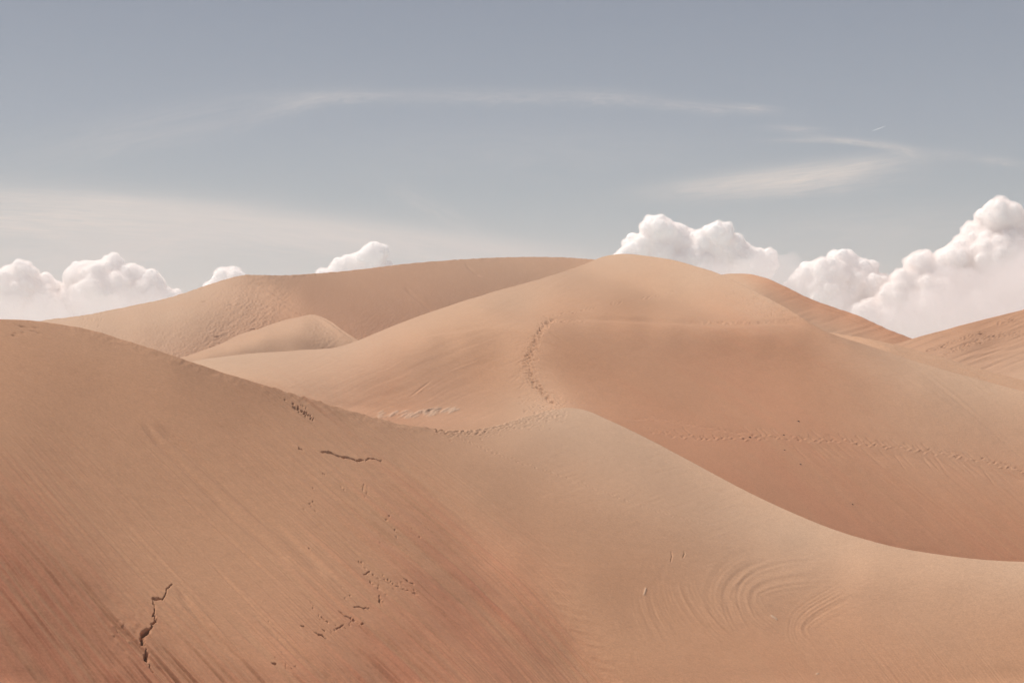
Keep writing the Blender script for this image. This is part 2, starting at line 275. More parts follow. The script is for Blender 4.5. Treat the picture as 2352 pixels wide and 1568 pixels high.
TB = [(470,835,172.0),(600,830,171.4),(700,815,177.0),(800,805,177.5),(850,785,178.8),(560,855,163.1),(650,870,156.3),(750,850,166.7),(850,825,176.9),(950,790,181.3),(700,890,141.9),(600,875,153.1),(760,880,144.0),(860,855,146.2),(1050,790,169.6),(780,920,142.0),(850,890,136.2),(950,860,135.4),(820,945,147.0),(900,915,139.2),(1000,890,134.1),(1140,850,155.1),(900,955,148.9),(980,940,148.1),(1060,920,146.0),(1120,900,158.2),(1300,930,166.0),(1000,720,169.6),(1300,630,175.4),(1480,600,191.4),(1600,625,192.8),(950,775,174.2),(1150,710,148.9),(1330,650,164.3),(1450,630,194.7),(1520,640,194.6),(1600,650,194.3),(1700,680,181.7),(1350,690,156.8),(1500,660,184.3),(1450,690,146.3),(1520,690,154.2),(1290,840,138.7),(1350,800,136.6),(1450,800,133.5),(1450,850,137.4),(1920,800,146.9),(1280,880,149.0),(1300,910,151.9),(1650,920,139.4),(1750,850,138.6),(1850,850,136.2),(1930,850,137.8),(2000,840,146.1),(1400,955,145.8),(1500,985,138.1),(1600,990,138.5),(1750,950,140.9),(1850,930,138.9),(2030,880,141.7),(2100,850,171.1),(2050,920,142.6),(2150,900,137.4),(2200,900,141.2),(2250,895,157.2),(2200,870,173.2),(2300,905,166.3),(2352,920,164.0),(1600,1050,135.2),(1700,1050,130.3),(1700,1100,129.2),(1800,1050,131.2),(1800,1120,125.2),(1900,1050,133.0),(1900,1150,125.4),(2000,1000,139.8),(2000,1100,127.8),(2000,1200,123.2),(2100,1000,139.2),(2100,1100,135.2),(2100,1200,124.0),(2150,1260,121.7),(2200,980,135.9),(2200,1080,139.8),(2200,1180,132.3),(2280,1000,136.6),(2300,950,143.4),(2352,960,148.0),(2352,1020,138.0),(2300,1080,135.1),(2352,1150,138.0),(2300,1200,129.7),(2352,1270,124.0),(2250,1270,120.0),(1850,1185,122.0),(1980,1225,121.3),(2250,940,141.5),(919,761,178.3),(1019,741,179.4),(1119,736,177.4),(919,701,175.0),(1019,701,172.0),(1094,651,178.0),(1169,636,178.0),(1094,686,168.0),(1194,666,164.3),(1269,621,182.0),(1269,661,169.9),(1194,701,160.5),(1294,696,162.9),(1369,606,192.1),(1419,591,194.4),(1519,611,197.6),(1369,651,183.1),(1419,631,180.9),(1244,716,163.0),(1319,716,156.0),(1419,721,145.6),(1394,696,150.2),(1469,671,155.2),(1494,711,157.8),(1569,676,162.4),(1569,651,181.6),(1644,651,189.8),(1544,726,168.8),(1619,701,174.2),(1669,681,185.1),(1719,716,184.8),(1669,726,181.6),(1769,711,191.0),(1769,686,180.0),(1809,721,189.0),(1269,732,174.3),(1344,737,169.8),(1419,740,172.2),(1519,743,166.6),(1619,745,165.2),(1719,747,164.1),(1819,744,162.9),(1869,748,164.0),(1269,751,144.8),(1319,751,140.3),(1369,754,138.1),(1444,756,135.8),(1544,761,134.5),(1644,765,133.2),(1744,768,130.2),(1844,766,137.3),(1894,771,151.4),(1294,771,132.8),(1369,776,128.7),(1469,778,131.9),(1569,781,125.2),(1669,786,121.0),(1769,788,122.3),(1844,786,124.0),(1894,791,142.8),(1944,786,162.6),(1969,811,148.9),(2019,821,160.4),(2069,831,165.1),(1944,821,140.2),(1269,821,128.8),(1344,831,128.1),(1419,851,130.6),(1494,841,133.2),(1569,861,138.6),(1669,851,141.2),(1794,851,141.8),(1894,851,141.3),(1994,876,134.9),(2069,861,138.2),(1369,901,136.2),(1469,911,136.1),(1569,926,131.4),(1669,951,138.8),(1819,931,143.8),(1944,941,140.1),(2044,951,137.4),(1309,881,146.4),(1344,916,146.7),(1319,851,130.6),(1169,766,150.6),(1119,776,141.8),(1069,771,138.2),(1019,791,135.8),(969,811,139.7),(1069,816,136.1),(1119,831,133.4),(994,851,136.2),(1069,871,137.9),(969,891,142.5),(1144,876,142.1),(1169,831,148.2),(1189,791,162.0),(1199,756,156.9),(949,831,142.3),(919,821,156.4),(919,791,163.2),(994,766,162.3),(1069,751,167.6),(1144,744,165.2),(1199,738,171.9),(1119,926,147.4),(1169,921,153.4),(1094,956,156.2),(1169,951,158.7),(1269,921,177.4),(1229,941,165.6),(1019,961,149.1),(1219,766,149.7),(1224,811,150.6),(1219,851,154.7),(1239,886,153.6),(1269,906,160.7)]
TC = [(120,745,168.0),(200,735,164.2),(300,720,167.3),(400,700,165.3),(480,680,165.3),(540,665,169.1),(560,640,132.8),(250,755,153.2),(350,760,146.6),(400,740,155.3),(450,770,134.1),(400,800,142.4),(500,760,129.6),(500,720,139.3),(560,700,137.9),(600,720,136.7),(560,750,140.0),(620,700,161.7),(600,670,156.8),(640,740,126.0),(700,720,142.5),(680,700,163.8),(620,645,123.4),(660,665,124.8),(700,650,129.4),(700,690,118.7),(760,720,125.1),(800,760,132.3),(830,740,118.2),(850,690,128.3),(850,640,132.5),(900,620,130.2),(800,640,133.7),(950,680,129.2),(900,740,118.4),(1000,640,128.9),(1000,690,119.5),(1050,620,130.1),(1100,650,121.5),(1150,610,130.6),(1200,600,137.8),(1200,630,125.5),(1300,600,138.3),(1350,605,150.0),(-100,790,166.0),(1600,660,146.0),(450,830,124.0),(300,800,158.0)]
TC2 = [(450,815,170.0),(520,790,176.7),(600,765,177.2),(680,738,181.2),(730,728,176.0),(760,745,177.8),(800,770,164.0),(500,815,135.9),(560,805,134.9),(620,790,126.5),(700,770,131.5),(720,750,143.2),(750,775,130.0),(780,785,133.3),(660,800,127.8),(800,790,130.0)]
TD = [(1690,635,177.8),(1740,645,187.3),(1750,665,149.9),(1800,670,146.4),(1850,690,140.9),(1920,712,138.0),(2000,742,136.0),(2060,768,136.0),(1760,690,136.0),(1820,715,141.0),(1880,730,153.6),(1950,745,164.5),(2000,765,157.5),(2040,775,154.7),(1850,745,124.0),(1900,755,134.1),(1980,780,126.0)]
TF = [(1850,770,170.0),(1950,785,188.0),(2050,800,153.3),(2150,830,158.2),(2250,860,156.5),(2352,885,156.0),(2150,850,145.1),(2000,800,180.8),(2352,900,156.0)]
TE = [(2100,785,160.9),(2150,780,154.2),(2200,760,162.6),(2280,740,160.1),(2352,725,154.0),(2150,805,161.7),(2220,800,142.1),(2300,780,140.5),(2352,770,154.0),(2250,820,148.0),(2300,820,157.6),(2352,805,150.0),(2352,840,164.0),(2280,845,162.1),(2250,780,132.1),(2500,700,154.0)]
PA = [(-200,735,66),(0,733,72),(200,760,75),(350,800,79),(600,880,87),(860,960,98),(1060,987,107),(1270,938,118),(1340,945,117),(1600,1066,109),(1850,1190,101),(2100,1262,95),(2352,1290,92),(2560,1295,91),
 (-200,1568,38),(0,1568,43),(300,1568,49),(600,1568,56),(900,1568,66),(1200,1568,74),(1500,1568,72),(1850,1568,72),(2352,1568,71),(2560,1568,71),(300,1150,61),(900,1250,82),(1500,1250,93),
 (0,1900,31),(900,1900,50),(1850,1900,52),(2352,1900,52)]
def run(name,T,P,top,bot,x0,x1,y0,y1,step,gs,sy=None,reg=6.0,**kw):
    s=Surf(x0,x1,y0,y1,step,sy)
    gx,gy=np.meshgrid(np.arange(x0+5,x1,gs),np.arange(y0+5,y1,gs)); gx=gx.ravel(); gy=gy.ravel()
    T=np.array(T,float); P=np.array(P,float)
    Tt=rbf(T[:,:2],tone2s(T[:,2]),gx,gy,reg=reg)
    L0=rbf(P[:,:2],np.log(P[:,2]),gx,gy)
    W=((gy>top(gx)-6)&(gy<bot(gx)+6)&(gx>-60)&(gx<2420)).astype(float)
    W=np.where(W>0,1,0.02)
    fit(s,gx,gy,Tt,W,L0,P,**kw)
    return s
big=lambda x:x*0+1568
A=run('A',TA,PA,yA,big,-240,2600,690,1640,40,16,iters=16)
# B joins A along the crest between x=1030 and 1290; elsewhere it starts farther back
gap=curve([(-300,.6),(400,.42),(600,.34),(750,.24),(860,.14),(950,.06),(1030,.0),(1160,0),(1290,0),(1400,.03),(1500,.06),(1700,.12),(1850,.16),(2100,.18),(2352,.18),(2600,.2)])
PB=[]
for x in list(range(460,1000,90))+[1040,1080,1120,1160,1200,1240,1280]+list(range(1330,2600,110)):
    y=float(yA(x)); PB.append((x,y,float(np.exp(A.ev([x],[y])[0]+gap(x))),1.0))
    if 1030<=x<=1290:
        for dy in (-14,-28):
            PB.append((x,y+dy,float(np.exp(A.ev([x],[y+dy])[0])),1.0))
d0=np.exp(A.ev([1250.],[940.])[0])
PB+=[(450,828,152,.5),(820,780,165,.5),(1200,650,182,.5),(1430,583,200,.5),(1660,630,196,.5),(1830,716,178,.5),(2100,828,160,.5),(2352,899,142,.5),(2560,945,135,.5),
     (1245,737,d0*1.2,.5),(1500,745,162,.3),(1800,748,168,.3),(900,860,150,.3)]
B=run('B',TB,PB,yB,yA,400,2480,540,1330,42,12,sy=16,iters=16,wR=3.4,wS=4.2,wY=.6,reg=18)
PC=[(-100,765,250),(92,737,260),(400,680,275),(560,632,285),(800,622,310),(1180,590,330),(1370,597,330),(150,800,235),(420,820,232),(820,775,262),(600,760,250),(640,700,262),(1000,740,290),(1300,660,310)]
C=run('C',TC,PC,yC,lambda x:np.minimum(yA(x),yB(x)),-160,1560,560,900,34,14,iters=14,wR=4,wS=4)
PC2=[(420,820,222),(600,752,232),(728,723,238),(815,776,228),(560,820,222),(700,800,226),(860,802,222)]
C2=run('C2',TC2,PC2,yC2,yB,360,920,690,880,24,10,iters=14,wR=3,wS=4)
PD=[(1655,630,235),(1700,627,236),(1800,656,232),(1980,729,226),(2090,776,220),(1800,710,222),(2000,790,212),(1700,690,226),(1900,750,216)]
Dn=run('D',TD,PD,yD,yB,1560,2160,590,860,30,12,iters=14,wR=4,wS=4)
PF=[(1850,755,190),(2047,790,182),(2251,845,170),(2352,871,165),(2100,850,172),(2352,910,158),(1900,800,180)]
Fn=run('F',TF,PF,yF,yB,1780,2560,720,960,36,14,iters=12)
PE=[(2050,789,205),(2200,748,212),(2352,709,215),(2100,810,198),(2352,860,190),(2250,840,191),(2500,668,214),(2250,790,204)]
E=run('E',TE,PE,yE,yF,2000,2600,640,920,34,14,iters=12)
# ------------------------------------------------------------------ numpy noise
_rng = np.random.RandomState(7)
_TAB = _rng.rand(256, 256).astype(np.float32)
def vnoise(x, y, seed=0):
    x = np.asarray(x, np.float32) + seed * 17.31; y = np.asarray(y, np.float32) + seed * 9.77
    ix = np.floor(x).astype(np.int32); iy = np.floor(y).astype(np.int32)
    fx = x - ix; fy = y - iy
    fx = fx * fx * fx * (fx * (fx * 6 - 15) + 10); fy = fy * fy * fy * (fy * (fy * 6 - 15) + 10)
    ix &= 255; iy &= 255; jx = (ix + 1) & 255; jy = (iy + 1) & 255
    return ((_TAB[iy, ix] * (1 - fx) + _TAB[iy, jx] * fx) * (1 - fy) + (_TAB[jy, ix] * (1 - fx) + _TAB[jy, jx] * fx) * fy) * 2 - 1
def fbm(x, y, o=4, seed=0, g=0.5):
    s = 0; a = 1.0; n = 0
    for i in range(o):
        s = s + a * vnoise(x * 2 ** i, y * 2 ** i, seed + i); n += a; a *= g
    return s / n
def sstep(a, b, x):
    t = np.clip((x - a) / (b - a), 0, 1); return t * t * (3 - 2 * t)
def maskf(pts, x, y, step=24):
    """smooth 0..1 mask from scattered picture values, evaluated on a coarse grid then enlarged"""
    p = np.array(pts, float)
    x0, x1, y0, y1 = float(x.min()), float(x.max()), float(y.min()), float(y.max())
    gx = np.linspace(x0, x1, int((x1 - x0) / step) + 2); gy = np.linspace(y0, y1, int((y1 - y0) / step) + 2)
    G = rbf(p[:, :2], p[:, 2], *np.meshgrid(gx, gy))
    return np.clip(bil(G, gx, gy, x, y), 0, 1)
def bil(G, gx, gy, x, y):
    a = (x - gx[0]) / (gx[1] - gx[0]); b = (y - gy[0]) / (gy[1] - gy[0])
    i = np.clip(a.astype(np.int32), 0, len(gx) - 2); j = np.clip(b.astype(np.int32), 0, len(gy) - 2)
    a = a - i; b = b - j
    return (G[j, i] * (1 - a) + G[j, i + 1] * a) * (1 - b) + (G[j + 1, i] * (1 - a) + G[j + 1, i + 1] * a) * b
def streamcoord(dirs, x, y, ytop, step=20):
    """coordinate that stays constant along the slide marks; dirs = (px,py,dx per dy)"""
    p = np.array(dirs, float)
    x0, x1, y1 = float(x.min()) - 40, float(x.max()) + 40, float(y.max()) + 20
    gx = np.arange(x0, x1 + step, step); gy = np.arange(ytop, y1 + step, step)
    DX = rbf(p[:, :2], p[:, 2], *np.meshgrid(gx, gy))
    psi = np.zeros((len(gy), len(gx))); psi[0] = gx
    for j in range(1, len(gy)):                       # carry the coordinate downwards
        back = gx - 0.5 * (DX[j] + DX[j - 1]) * step
        psi[j] = np.interp(back, gx, psi[j - 1]) + np.where(back < gx[0], back - gx[0], 0)
    return bil(psi, gx, gy, x, y)

# ------------------------------------------------------------------ mesh from a grid of points
def link(name, me, mat, parent=None, **props):
    o = bpy.data.objects.new(name, me); bpy.context.scene.collection.objects.link(o)
    if mat: me.materials.append(mat)
    if parent: o.parent = parent
    for k, v in props.items(): o[k] = v
    return o
def grid_mesh(name, P, attrs=None):
    nr, nc = P.shape[:2]
    me = bpy.data.meshes.new(name)
    nv = nr * nc; nf = (nr - 1) * (nc - 1)
    me.vertices.add(nv); me.vertices.foreach_set('co', np.ascontiguousarray(P, np.float32).ravel())
    I = np.arange(nv, dtype=np.int32).reshape(nr, nc)
    q = np.stack([I[:-1, :-1], I[:-1, 1:], I[1:, 1:], I[1:, :-1]], -1).reshape(-1)
    me.loops.add(nf * 4); me.loops.foreach_set('vertex_index', q)
    me.polygons.add(nf); me.polygons.foreach_set('loop_start', np.arange(0, nf * 4, 4, dtype=np.int32))
    me.polygons.foreach_set('loop_total', np.full(nf, 4, np.int32))
    me.polygons.foreach_set('use_smooth', np.ones(nf, bool))
    for k, v in (attrs or {}).items():
        a = me.attributes.new(k, 'FLOAT', 'POINT'); a.data.foreach_set('value', np.ascontiguousarray(v, np.float32).ravel())
    me.update(); me.validate()
    return me
def normals(P):
    a = np.gradient(P, axis=1); b = np.gradient(P, axis=0)
    n = np.cross(a, b); n /= np.linalg.norm(n, axis=-1, keepdims=True) + 1e-12
    return n * np.sign(n[..., 2:3] + 1e-9)
def pos(px, py, L):
    D = np.exp(L)
    return np.stack([(px - CX) / F * D, D, (CY - py) / F * D], -1)
def hermite(D1, z1, m1, D2, z2, m2, t):
    h = D2 - D1
    return (2 * t ** 3 - 3 * t ** 2 + 1) * z1 + (t ** 3 - 2 * t ** 2 + t) * h * m1 + (3 * t ** 2 - 2 * t ** 3) * z2 + (t ** 3 - t ** 2) * h * m2
def yslope(s, px, py):
    L, Lx, Ly = s.ev(px, py, True)
    u, k, Lu, Lk, m = normal_terms(px, py, Lx, Ly)
    return 1 / np.maximum(Lk, 0.8) + k             # slope along the viewing column
Z0 = -24.0                                          # level of the sand sheet between the dunes

# ---- stamping small dents and ridges into a displacement grid
class Stamp:
    def __init__(s, px, ytop, ybot, rows):           # px: columns of the grid; rows run ybot -> ytop
        s.px, s.yt, s.yb, s.n = px, ytop, ybot, rows
        s.d = np.zeros((rows, len(px)), np.float32)
    def win(s, x0, x1, y0, y1):
        j0, j1 = np.searchsorted(s.px, [x0, x1]); j0 = max(j0 - 1, 0); j1 = min(j1 + 1, len(s.px))
        if j1 - j0 < 2: return None
        X = s.px[j0:j1]; yt = s.yt[j0:j1]; yb = s.yb[j0:j1]
        t0 = (yb - y1) / (yb - yt); t1 = (yb - y0) / (yb - yt)
        i0 = int(max(0, np.floor(t0.min() * (s.n - 1)) - 1)); i1 = int(min(s.n, np.ceil(t1.max() * (s.n - 1)) + 2))
        if i1 - i0 < 2: return None
        t = (np.arange(i0, i1) / (s.n - 1))[:, None]
        Y = yb[None] + (yt - yb)[None] * t
        return slice(i0, i1), slice(j0, j1), np.broadcast_to(X[None], Y.shape), Y
    def dot(s, x, y, a, b, ang, h, rim=0.0, pw=2):
        """elliptic dent: half axes a, b, first axis turned ang degrees down from the right"""
        r = 2.4 * max(a, b)
        w = s.win(x - r, x + r, y - r, y + r)
        if w is None: return
        si, sj, X, Y = w; c, q = math.cos(math.radians(ang)), math.sin(math.radians(ang))
        U = ((X - x) * c + (Y - y) * q) / a; V = (-(X - x) * q + (Y - y) * c) / b
        r2 = U * U + V * V
        g = np.exp(-r2 ** (pw / 2) * 1.2)
        s.d[si, sj] += h * g
        if rim: s.d[si, sj] += rim * np.exp(-((np.sqrt(r2) - 1.35) / 0.35) ** 2) * np.where(V > 0, 1, 0.3)
    def line(s, pts, w, h, prof='ridge', taper=0.25, jag=0, seed=0, step=3.0):
        """ridge, groove or step along a polyline"""
        p = np.array(pts, float); seg = np.hypot(*np.diff(p, axis=0).T); cum = np.r_[0, np.cumsum(seg)]
        n = max(int(cum[-1] / step), 2); q = np.linspace(0, cum[-1], n)
        if len(p) > 2 and not jag:                   # soften the corners
            for _ in range(3):
                p = np.concatenate([p[:1], np.stack([p[:-1] * .75 + p[1:] * .25, p[:-1] * .25 + p[1:] * .75], 1).reshape(-1, 2), p[-1:]])
            seg = np.hypot(*np.diff(p, axis=0).T); cum = np.r_[0, np.cumsum(seg)]; q = np.linspace(0, cum[-1], n)
        x = np.interp(q, cum, p[:, 0]); y = np.interp(q, cum, p[:, 1])
        if jag:
            r = np.random.RandomState(seed); x = x + r.randn(n) * jag; y = y + r.randn(n) * jag * .7
        R = w * 3 + 4
        W = s.win(x.min() - R, x.max() + R, y.min() - R, y.max() + R)
        if W is None: return
        si, sj, X, Y = W
        best = np.full(X.shape, 1e9); side = np.zeros(X.shape); tt = np.zeros(X.shape)
        for i in range(n - 1):
            dx, dy = x[i + 1] - x[i], y[i + 1] - y[i]; l2 = dx * dx + dy * dy + 1e-9
            jj = slice(*np.clip(np.searchsorted(X[0], [min(x[i], x[i + 1]) - R, max(x[i], x[i + 1]) + R]), 0, X.shape[1]))
            if jj.stop - jj.start < 1: continue
            Xs, Ys = X[:, jj], Y[:, jj]
            f = np.clip(((Xs - x[i]) * dx + (Ys - y[i]) * dy) / l2, 0, 1)
            d = np.hypot(Xs - x[i] - f * dx, Ys - y[i] - f * dy)
            m = d < best[:, jj]
            best[:, jj][m] = d[m]; tt[:, jj][m] = ((i + f[m]) / (n - 1)); side[:, jj][m] = np.sign((Xs - x[i]) * dy - (Ys - y[i]) * dx)[m]
        e = sstep(0, taper, tt) * sstep(0, taper, 1 - tt) if taper else 1.0
        b = best / w
        if prof == 'ridge': g = np.exp(-b * b) - 0.45 * np.exp(-(b * side - 1.5) ** 2 / 0.8) * (b < 9)
        elif prof == 'groove': g = -np.exp(-(b ** 4)) + 0.10 * np.exp(-((b - 2.0) / 0.7) ** 2)
        else: g = -np.exp(-b * b)
        s.d[si, sj] += (h * e * g).astype(np.float32) * (best < R)
# ================================================================== the near dunes: one continuous sheet of sand
def columns(lo, hi, fine, x0=-45.0, x1=2397.0):
    return np.r_[np.arange(lo, x0, 14.0), np.arange(x0, x1, fine), np.arange(x1, hi, 14.0)]
FINE = 1.2 if QUALITY else 3.0
cx = columns(-700, 3050, FINE)
ya, yb_ = yA(cx), yB(cx)
join = sstep(985, 1035, cx) * sstep(1318, 1282, cx)
NA = 640 if QUALITY else 260
NB = 400 if QUALITY else 170
# A visible
t = np.linspace(0, 1, NA)[:, None]
PYA = 1640 + (ya[None] - 1640) * t
PXA = np.broadcast_to(cx[None], PYA.shape)
LA = A.ev(PXA, PYA)
PA3 = pos(PXA, PYA, LA)
DA = np.exp(LA)
NRA = normals(PA3)
mpx = DA / F                                    # metres per plate pixel
wx, wy, wz = PA3[..., 0], PA3[..., 1], PA3[..., 2]

# --- slide marks running down the front face
dirA = [(0,1000,.9),(0,1200,.86),(0,1500,.72),(150,1350,.80),(300,1500,.84),(350,1100,1.0),(600,1100,1.1),(800,1000,1.22),(700,900,1.25),(900,1200,1.2),(1100,1350,1.06),(1250,1450,.9),(1000,1500,1.08),(650,1450,1.0),(450,1450,.98),(450,1250,1.0),
        (1500,1500,.9),(1800,1300,.9),(-200,1200,.8),(2400,1200,1),(500,850,1.2),(1300,1000,1.5),(0,750,.95),(1200,1200,1.3)]
psi = streamcoord(dirA, PXA, PYA, 700.0)
mS = maskf([(0,760,0),(200,870,0),(300,900,0),(450,920,.0),(0,1000,.15),(0,1080,.7),(60,1150,1),(0,1300,.75),(0,1568,.45),(200,1200,.55),(200,1350,.9),(150,1450,.6),(300,1450,.85),(200,1568,.6),(330,1000,.3),(380,1050,.5),(450,1150,.35),(300,1100,.2),(350,1300,.25),(500,1350,.12),(480,1450,.35),(420,1568,.9),(350,1500,.8),(550,1500,.5),(550,1100,.3),(600,1200,.35),(560,1000,.45),(640,1060,.6),(700,1150,.6),(620,1380,.2),(640,1568,.7),(750,1568,.9),(700,1430,.5),(600,950,.3),(700,1020,.6),(700,940,.8),(800,960,.8),(850,990,.6),(780,1030,.35),(820,1080,.8),(900,1080,.8),(900,1040,.25),(950,1150,.9),(850,1200,.8),(1000,1100,.3),(1000,1220,1),(1060,1200,.4),(950,1350,1),(1100,1330,1),(1130,1300,.35),(1200,1400,1),(1250,1450,.8),(1000,1500,1),(1150,1568,1),(1290,1500,.6),(1350,1568,.5),(1320,1400,.1),(1400,1500,.03),(1150,1100,0),(1100,1020,0),(1250,1150,0),(1300,1280,0),(1500,1100,0),(1800,1300,0),(2352,1400,0),(1600,1568,0),(980,1000,.15),(-200,1000,.3),(-200,1500,.6),(2600,1500,0)], PXA, PYA)
mF = maskf([(0,1100,.2),(0,1568,.2),(300,1400,.5),(420,1568,1),(350,1500,1),(600,1100,.6),(800,960,1),(850,1100,1),(1000,1300,1),(1100,1400,1),(1200,1568,1),(700,1200,.7),(500,1300,.2),(1400,1500,.5)], PXA, PYA)
ps = psi; ll = PYA                                # along the slope
def streak(w, seed, along=170.0, sharp=1.0):
    n = vnoise(ps / w + 0.35 * vnoise(ps / (w * 5), ll / along, seed + 50), ll / along * 0.7 + ps * 0.003, seed)
    m = 0.5 + 0.5 * vnoise(ps / (w * 2.7) + 5, ll / (along * 0.8) + 3, seed + 9)
    return n * sstep(0.15, 0.75, m)
big = streak(46, 1, 420); mid = streak(19, 2, 330); sml = streak(8.5, 3, 240); fin = streak(4.2, 4, 160); hair = streak(2.4, 5, 90)
coarse = mS * (0.060 * big + 0.060 * mid * (0.6 + mF) + 0.072 * sml * (0.5 + mF) + 0.062 * fin * (.35 + mF * 1.5) + 0.040 * hair * (.25 + mF * 1.6))
dA = coarse.astype(np.float32)
stt = Stamp(cx, ya, np.full_like(cx, 1640.0), NA)
# two long slide tracks under the upper face
stt.line([(322,965),(352,1003),(400,1050),(470,1120),(540,1190),(600,1240),(680,1310)], 7, .10, 'groove', .12)
stt.line([(348,968),(400,1010),(470,1070),(540,1130),(600,1185),(660,1232),(760,1330)], 10, .10, 'groove', .1)
stt.line([(335,1058),(400,1120),(480,1195),(560,1270),(640,1340)], 3, .05, 'groove', .2)
stt.line([(480,1290),(540,1350),(600,1415),(640,1450)], 2.2, .05, 'groove', .2)
stt.line([(400,1345),(440,1392),(480,1440),(560,1520)], 6, .06, 'groove', .15)
for i, (x, y) in enumerate([(0,1105),(0,1125),(10,1160),(0,1190),(40,1180),(0,1240),(0,1290),(0,1340),(0,1400),(0,1460),(0,1520),(60,1250),(100,1300)]):
    L_ = 330 + 40 * (i % 4)
    stt.line([(x - 30, y - 34), (x + L_ * .3, y + L_ * .35), (x + L_ * .60, y + L_ * .72), (x + L_ * .90, y + L_ * 1.14)], 2.6 + (i * 5 % 4) * 1.5, .035 + .02 * (i % 2), 'ridge' if i % 3 else 'dent', .25)
rr = random.Random(3); std_ = Stamp(cx, ya, np.full_like(cx, 1640.0), NA)     # std_: highlights painted as pale slivers
# fracture steps on the loaded slope
stsh = Stamp(cx, ya, np.full_like(cx, 1640.0), NA)      # painted shade filling the cracks

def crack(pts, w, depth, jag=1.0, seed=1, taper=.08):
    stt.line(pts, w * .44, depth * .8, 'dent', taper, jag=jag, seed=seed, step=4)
    stsh.line(pts, w * .40, -min(.8, depth * 1.8), 'dent', taper, jag=jag, seed=seed, step=4)
Z4 = lambda x, y: (x / 2.0913 * .98, (850 + y / 2.0913) * .98)       # helper: reading positions off an enlarged view
crack([Z4(850,1080),Z4(820,1105),Z4(812,1140),Z4(795,1160),Z4(745,1150)], 2.0, .20, .8, 2)
crack([Z4(742,1152),Z4(800,1163)], 3.2, .34, .5, 3)
crack([Z4(748,1160),Z4(765,1205),Z4(750,1235),Z4(768,1270),Z4(740,1280)], 2.2, .30, 1.2, 4)
crack([Z4(768,1266),Z4(738,1282),Z4(745,1300),Z4(722,1315),Z4(692,1333)], 2.6, .45, 1.0, 5, .04)
crack([Z4(697,1345),Z4(700,1385)], 2.2, .42, .9, 6); crack([Z4(715,1400),Z4(718,1455)], 2.0, .35, 1.4, 7); crack([Z4(730,1470),Z4(748,1520)], 1.6, .22, 1, 8)
for dx in range(0, 30, 6): stt.dot(*Z4(700 + dx, 1334 - dx * .75), 4.5, 3.5, 20, -.30)
for q in range(3): stt.dot(*Z4(697 + q, 1352 + q * 16), 3.0, 4.0, 90, -.35)
for q in range(3): stt.dot(*Z4(717, 1432 + q * 11), 3.2, 4.0, 90, -.3)
for q in range(26):                                                   # fine slide marks fanning out below the long fracture
    x, y = rr.uniform(385, 425), rr.uniform(1345, 1385); 
    if q % 2: x, y = rr.uniform(340, 375), rr.uniform(1440, 1540)
    L_ = rr.uniform(60, 190); stt.line([(x, y), (x + L_ * .5, y + L_ * .52), (x + L_ * .95, y + L_ * 1.05)], rr.uniform(1.6, 3.4), rr.choice((-1, 1)) * rr.uniform(.015, .035), 'dent', .3)
crack([(736,1036),(758,1039),(775,1046),(800,1052),(822,1058),(838,1058)], 2.3, .42, .6, 9, .06)
crack([(838,1059),(843,1055),(860,1056),(878,1058)], 1.6, .26, .4, 10)
crack([(684,1029),(700,1036)], 2.0, .25, .8, 11); crack([(752,1036),(768,1041)], 1.6, .2, .6, 12)
Z5 = lambda x, y: ((600 + x / 2.0913) * .98, (850 + y / 2.0913) * .98)
for q in range(26):                                                   # crumbled chunk marks below the crest
    f = q / 25.0
    stt.dot(*Z5(180 + 100 * f + rr.uniform(-6, 6), 210 + 70 * f + rr.uniform(-7, 7)), rr.uniform(1.3, 2.9) * (1.3 - .6 * f), rr.uniform(1.0, 1.8), 35, -.28 * (1.1 - .6 * f), .03)
for x, y in [(222,208),(232,214),(245,222),(143,183),(225,425),(212,420),(330,541),(340,545),(280,615),(265,690),(280,680),(272,700),(262,910),(640,768),(650,760),(683,815),(690,850),(685,893),(520,975),(576,1036),(570,1085),(562,1075),(604,1145),(612,1160),(618,1185),(650,1060),(655,1075),(600,1105)]:
    stt.dot(*Z5(x, y), rr.uniform(1.8, 3.6), rr.uniform(1.1, 1.8), rr.uniform(20, 60), -.09, .015)
crack([Z5(528,1035),Z5(560,1015)], 2.4, .10, 2, 13); crack([Z5(500,965),Z5(545,1010)], 2, .10, 1, 14)
crack([Z5(560,1072),Z5(575,1098)], 2.2, .26, 1, 15); crack([Z5(605,1150),Z5(622,1188)], 1.8, .24, 1, 16)
crack([Z5(722,1058),Z5(772,1095)], 1.5, .16, .8, 17); crack([Z5(640,1070),Z5(790,1138)], 1.8, .07, 1.5, 18)
crack([Z5(400,1218),Z5(475,1262),Z5(530,1288)], 2.2, .20, 1.6, 19); crack([Z5(280,1316),Z5(350,1348)], 2.3, .24, 1.4, 20); crack([Z5(318,1242),Z5(358,1275)], 1.8, .18, 1.0, 21)
crack([Z5(392,1305),Z5(432,1282)], 2.0, .2, 1.4, 22); crack([Z5(322,1304),Z5(340,1310)], 2.6, .24, .8, 23); crack([Z5(215,1288),Z5(240,1292)], 1.6, .14, .8, 24); crack([Z5(75,1468),Z5(105,1472)], 2.6, .2, 1.2, 25)
crack([Z5(560,1200),Z5(510,1195),Z5(480,1190)], 1.6, .14, 1.6, 26)
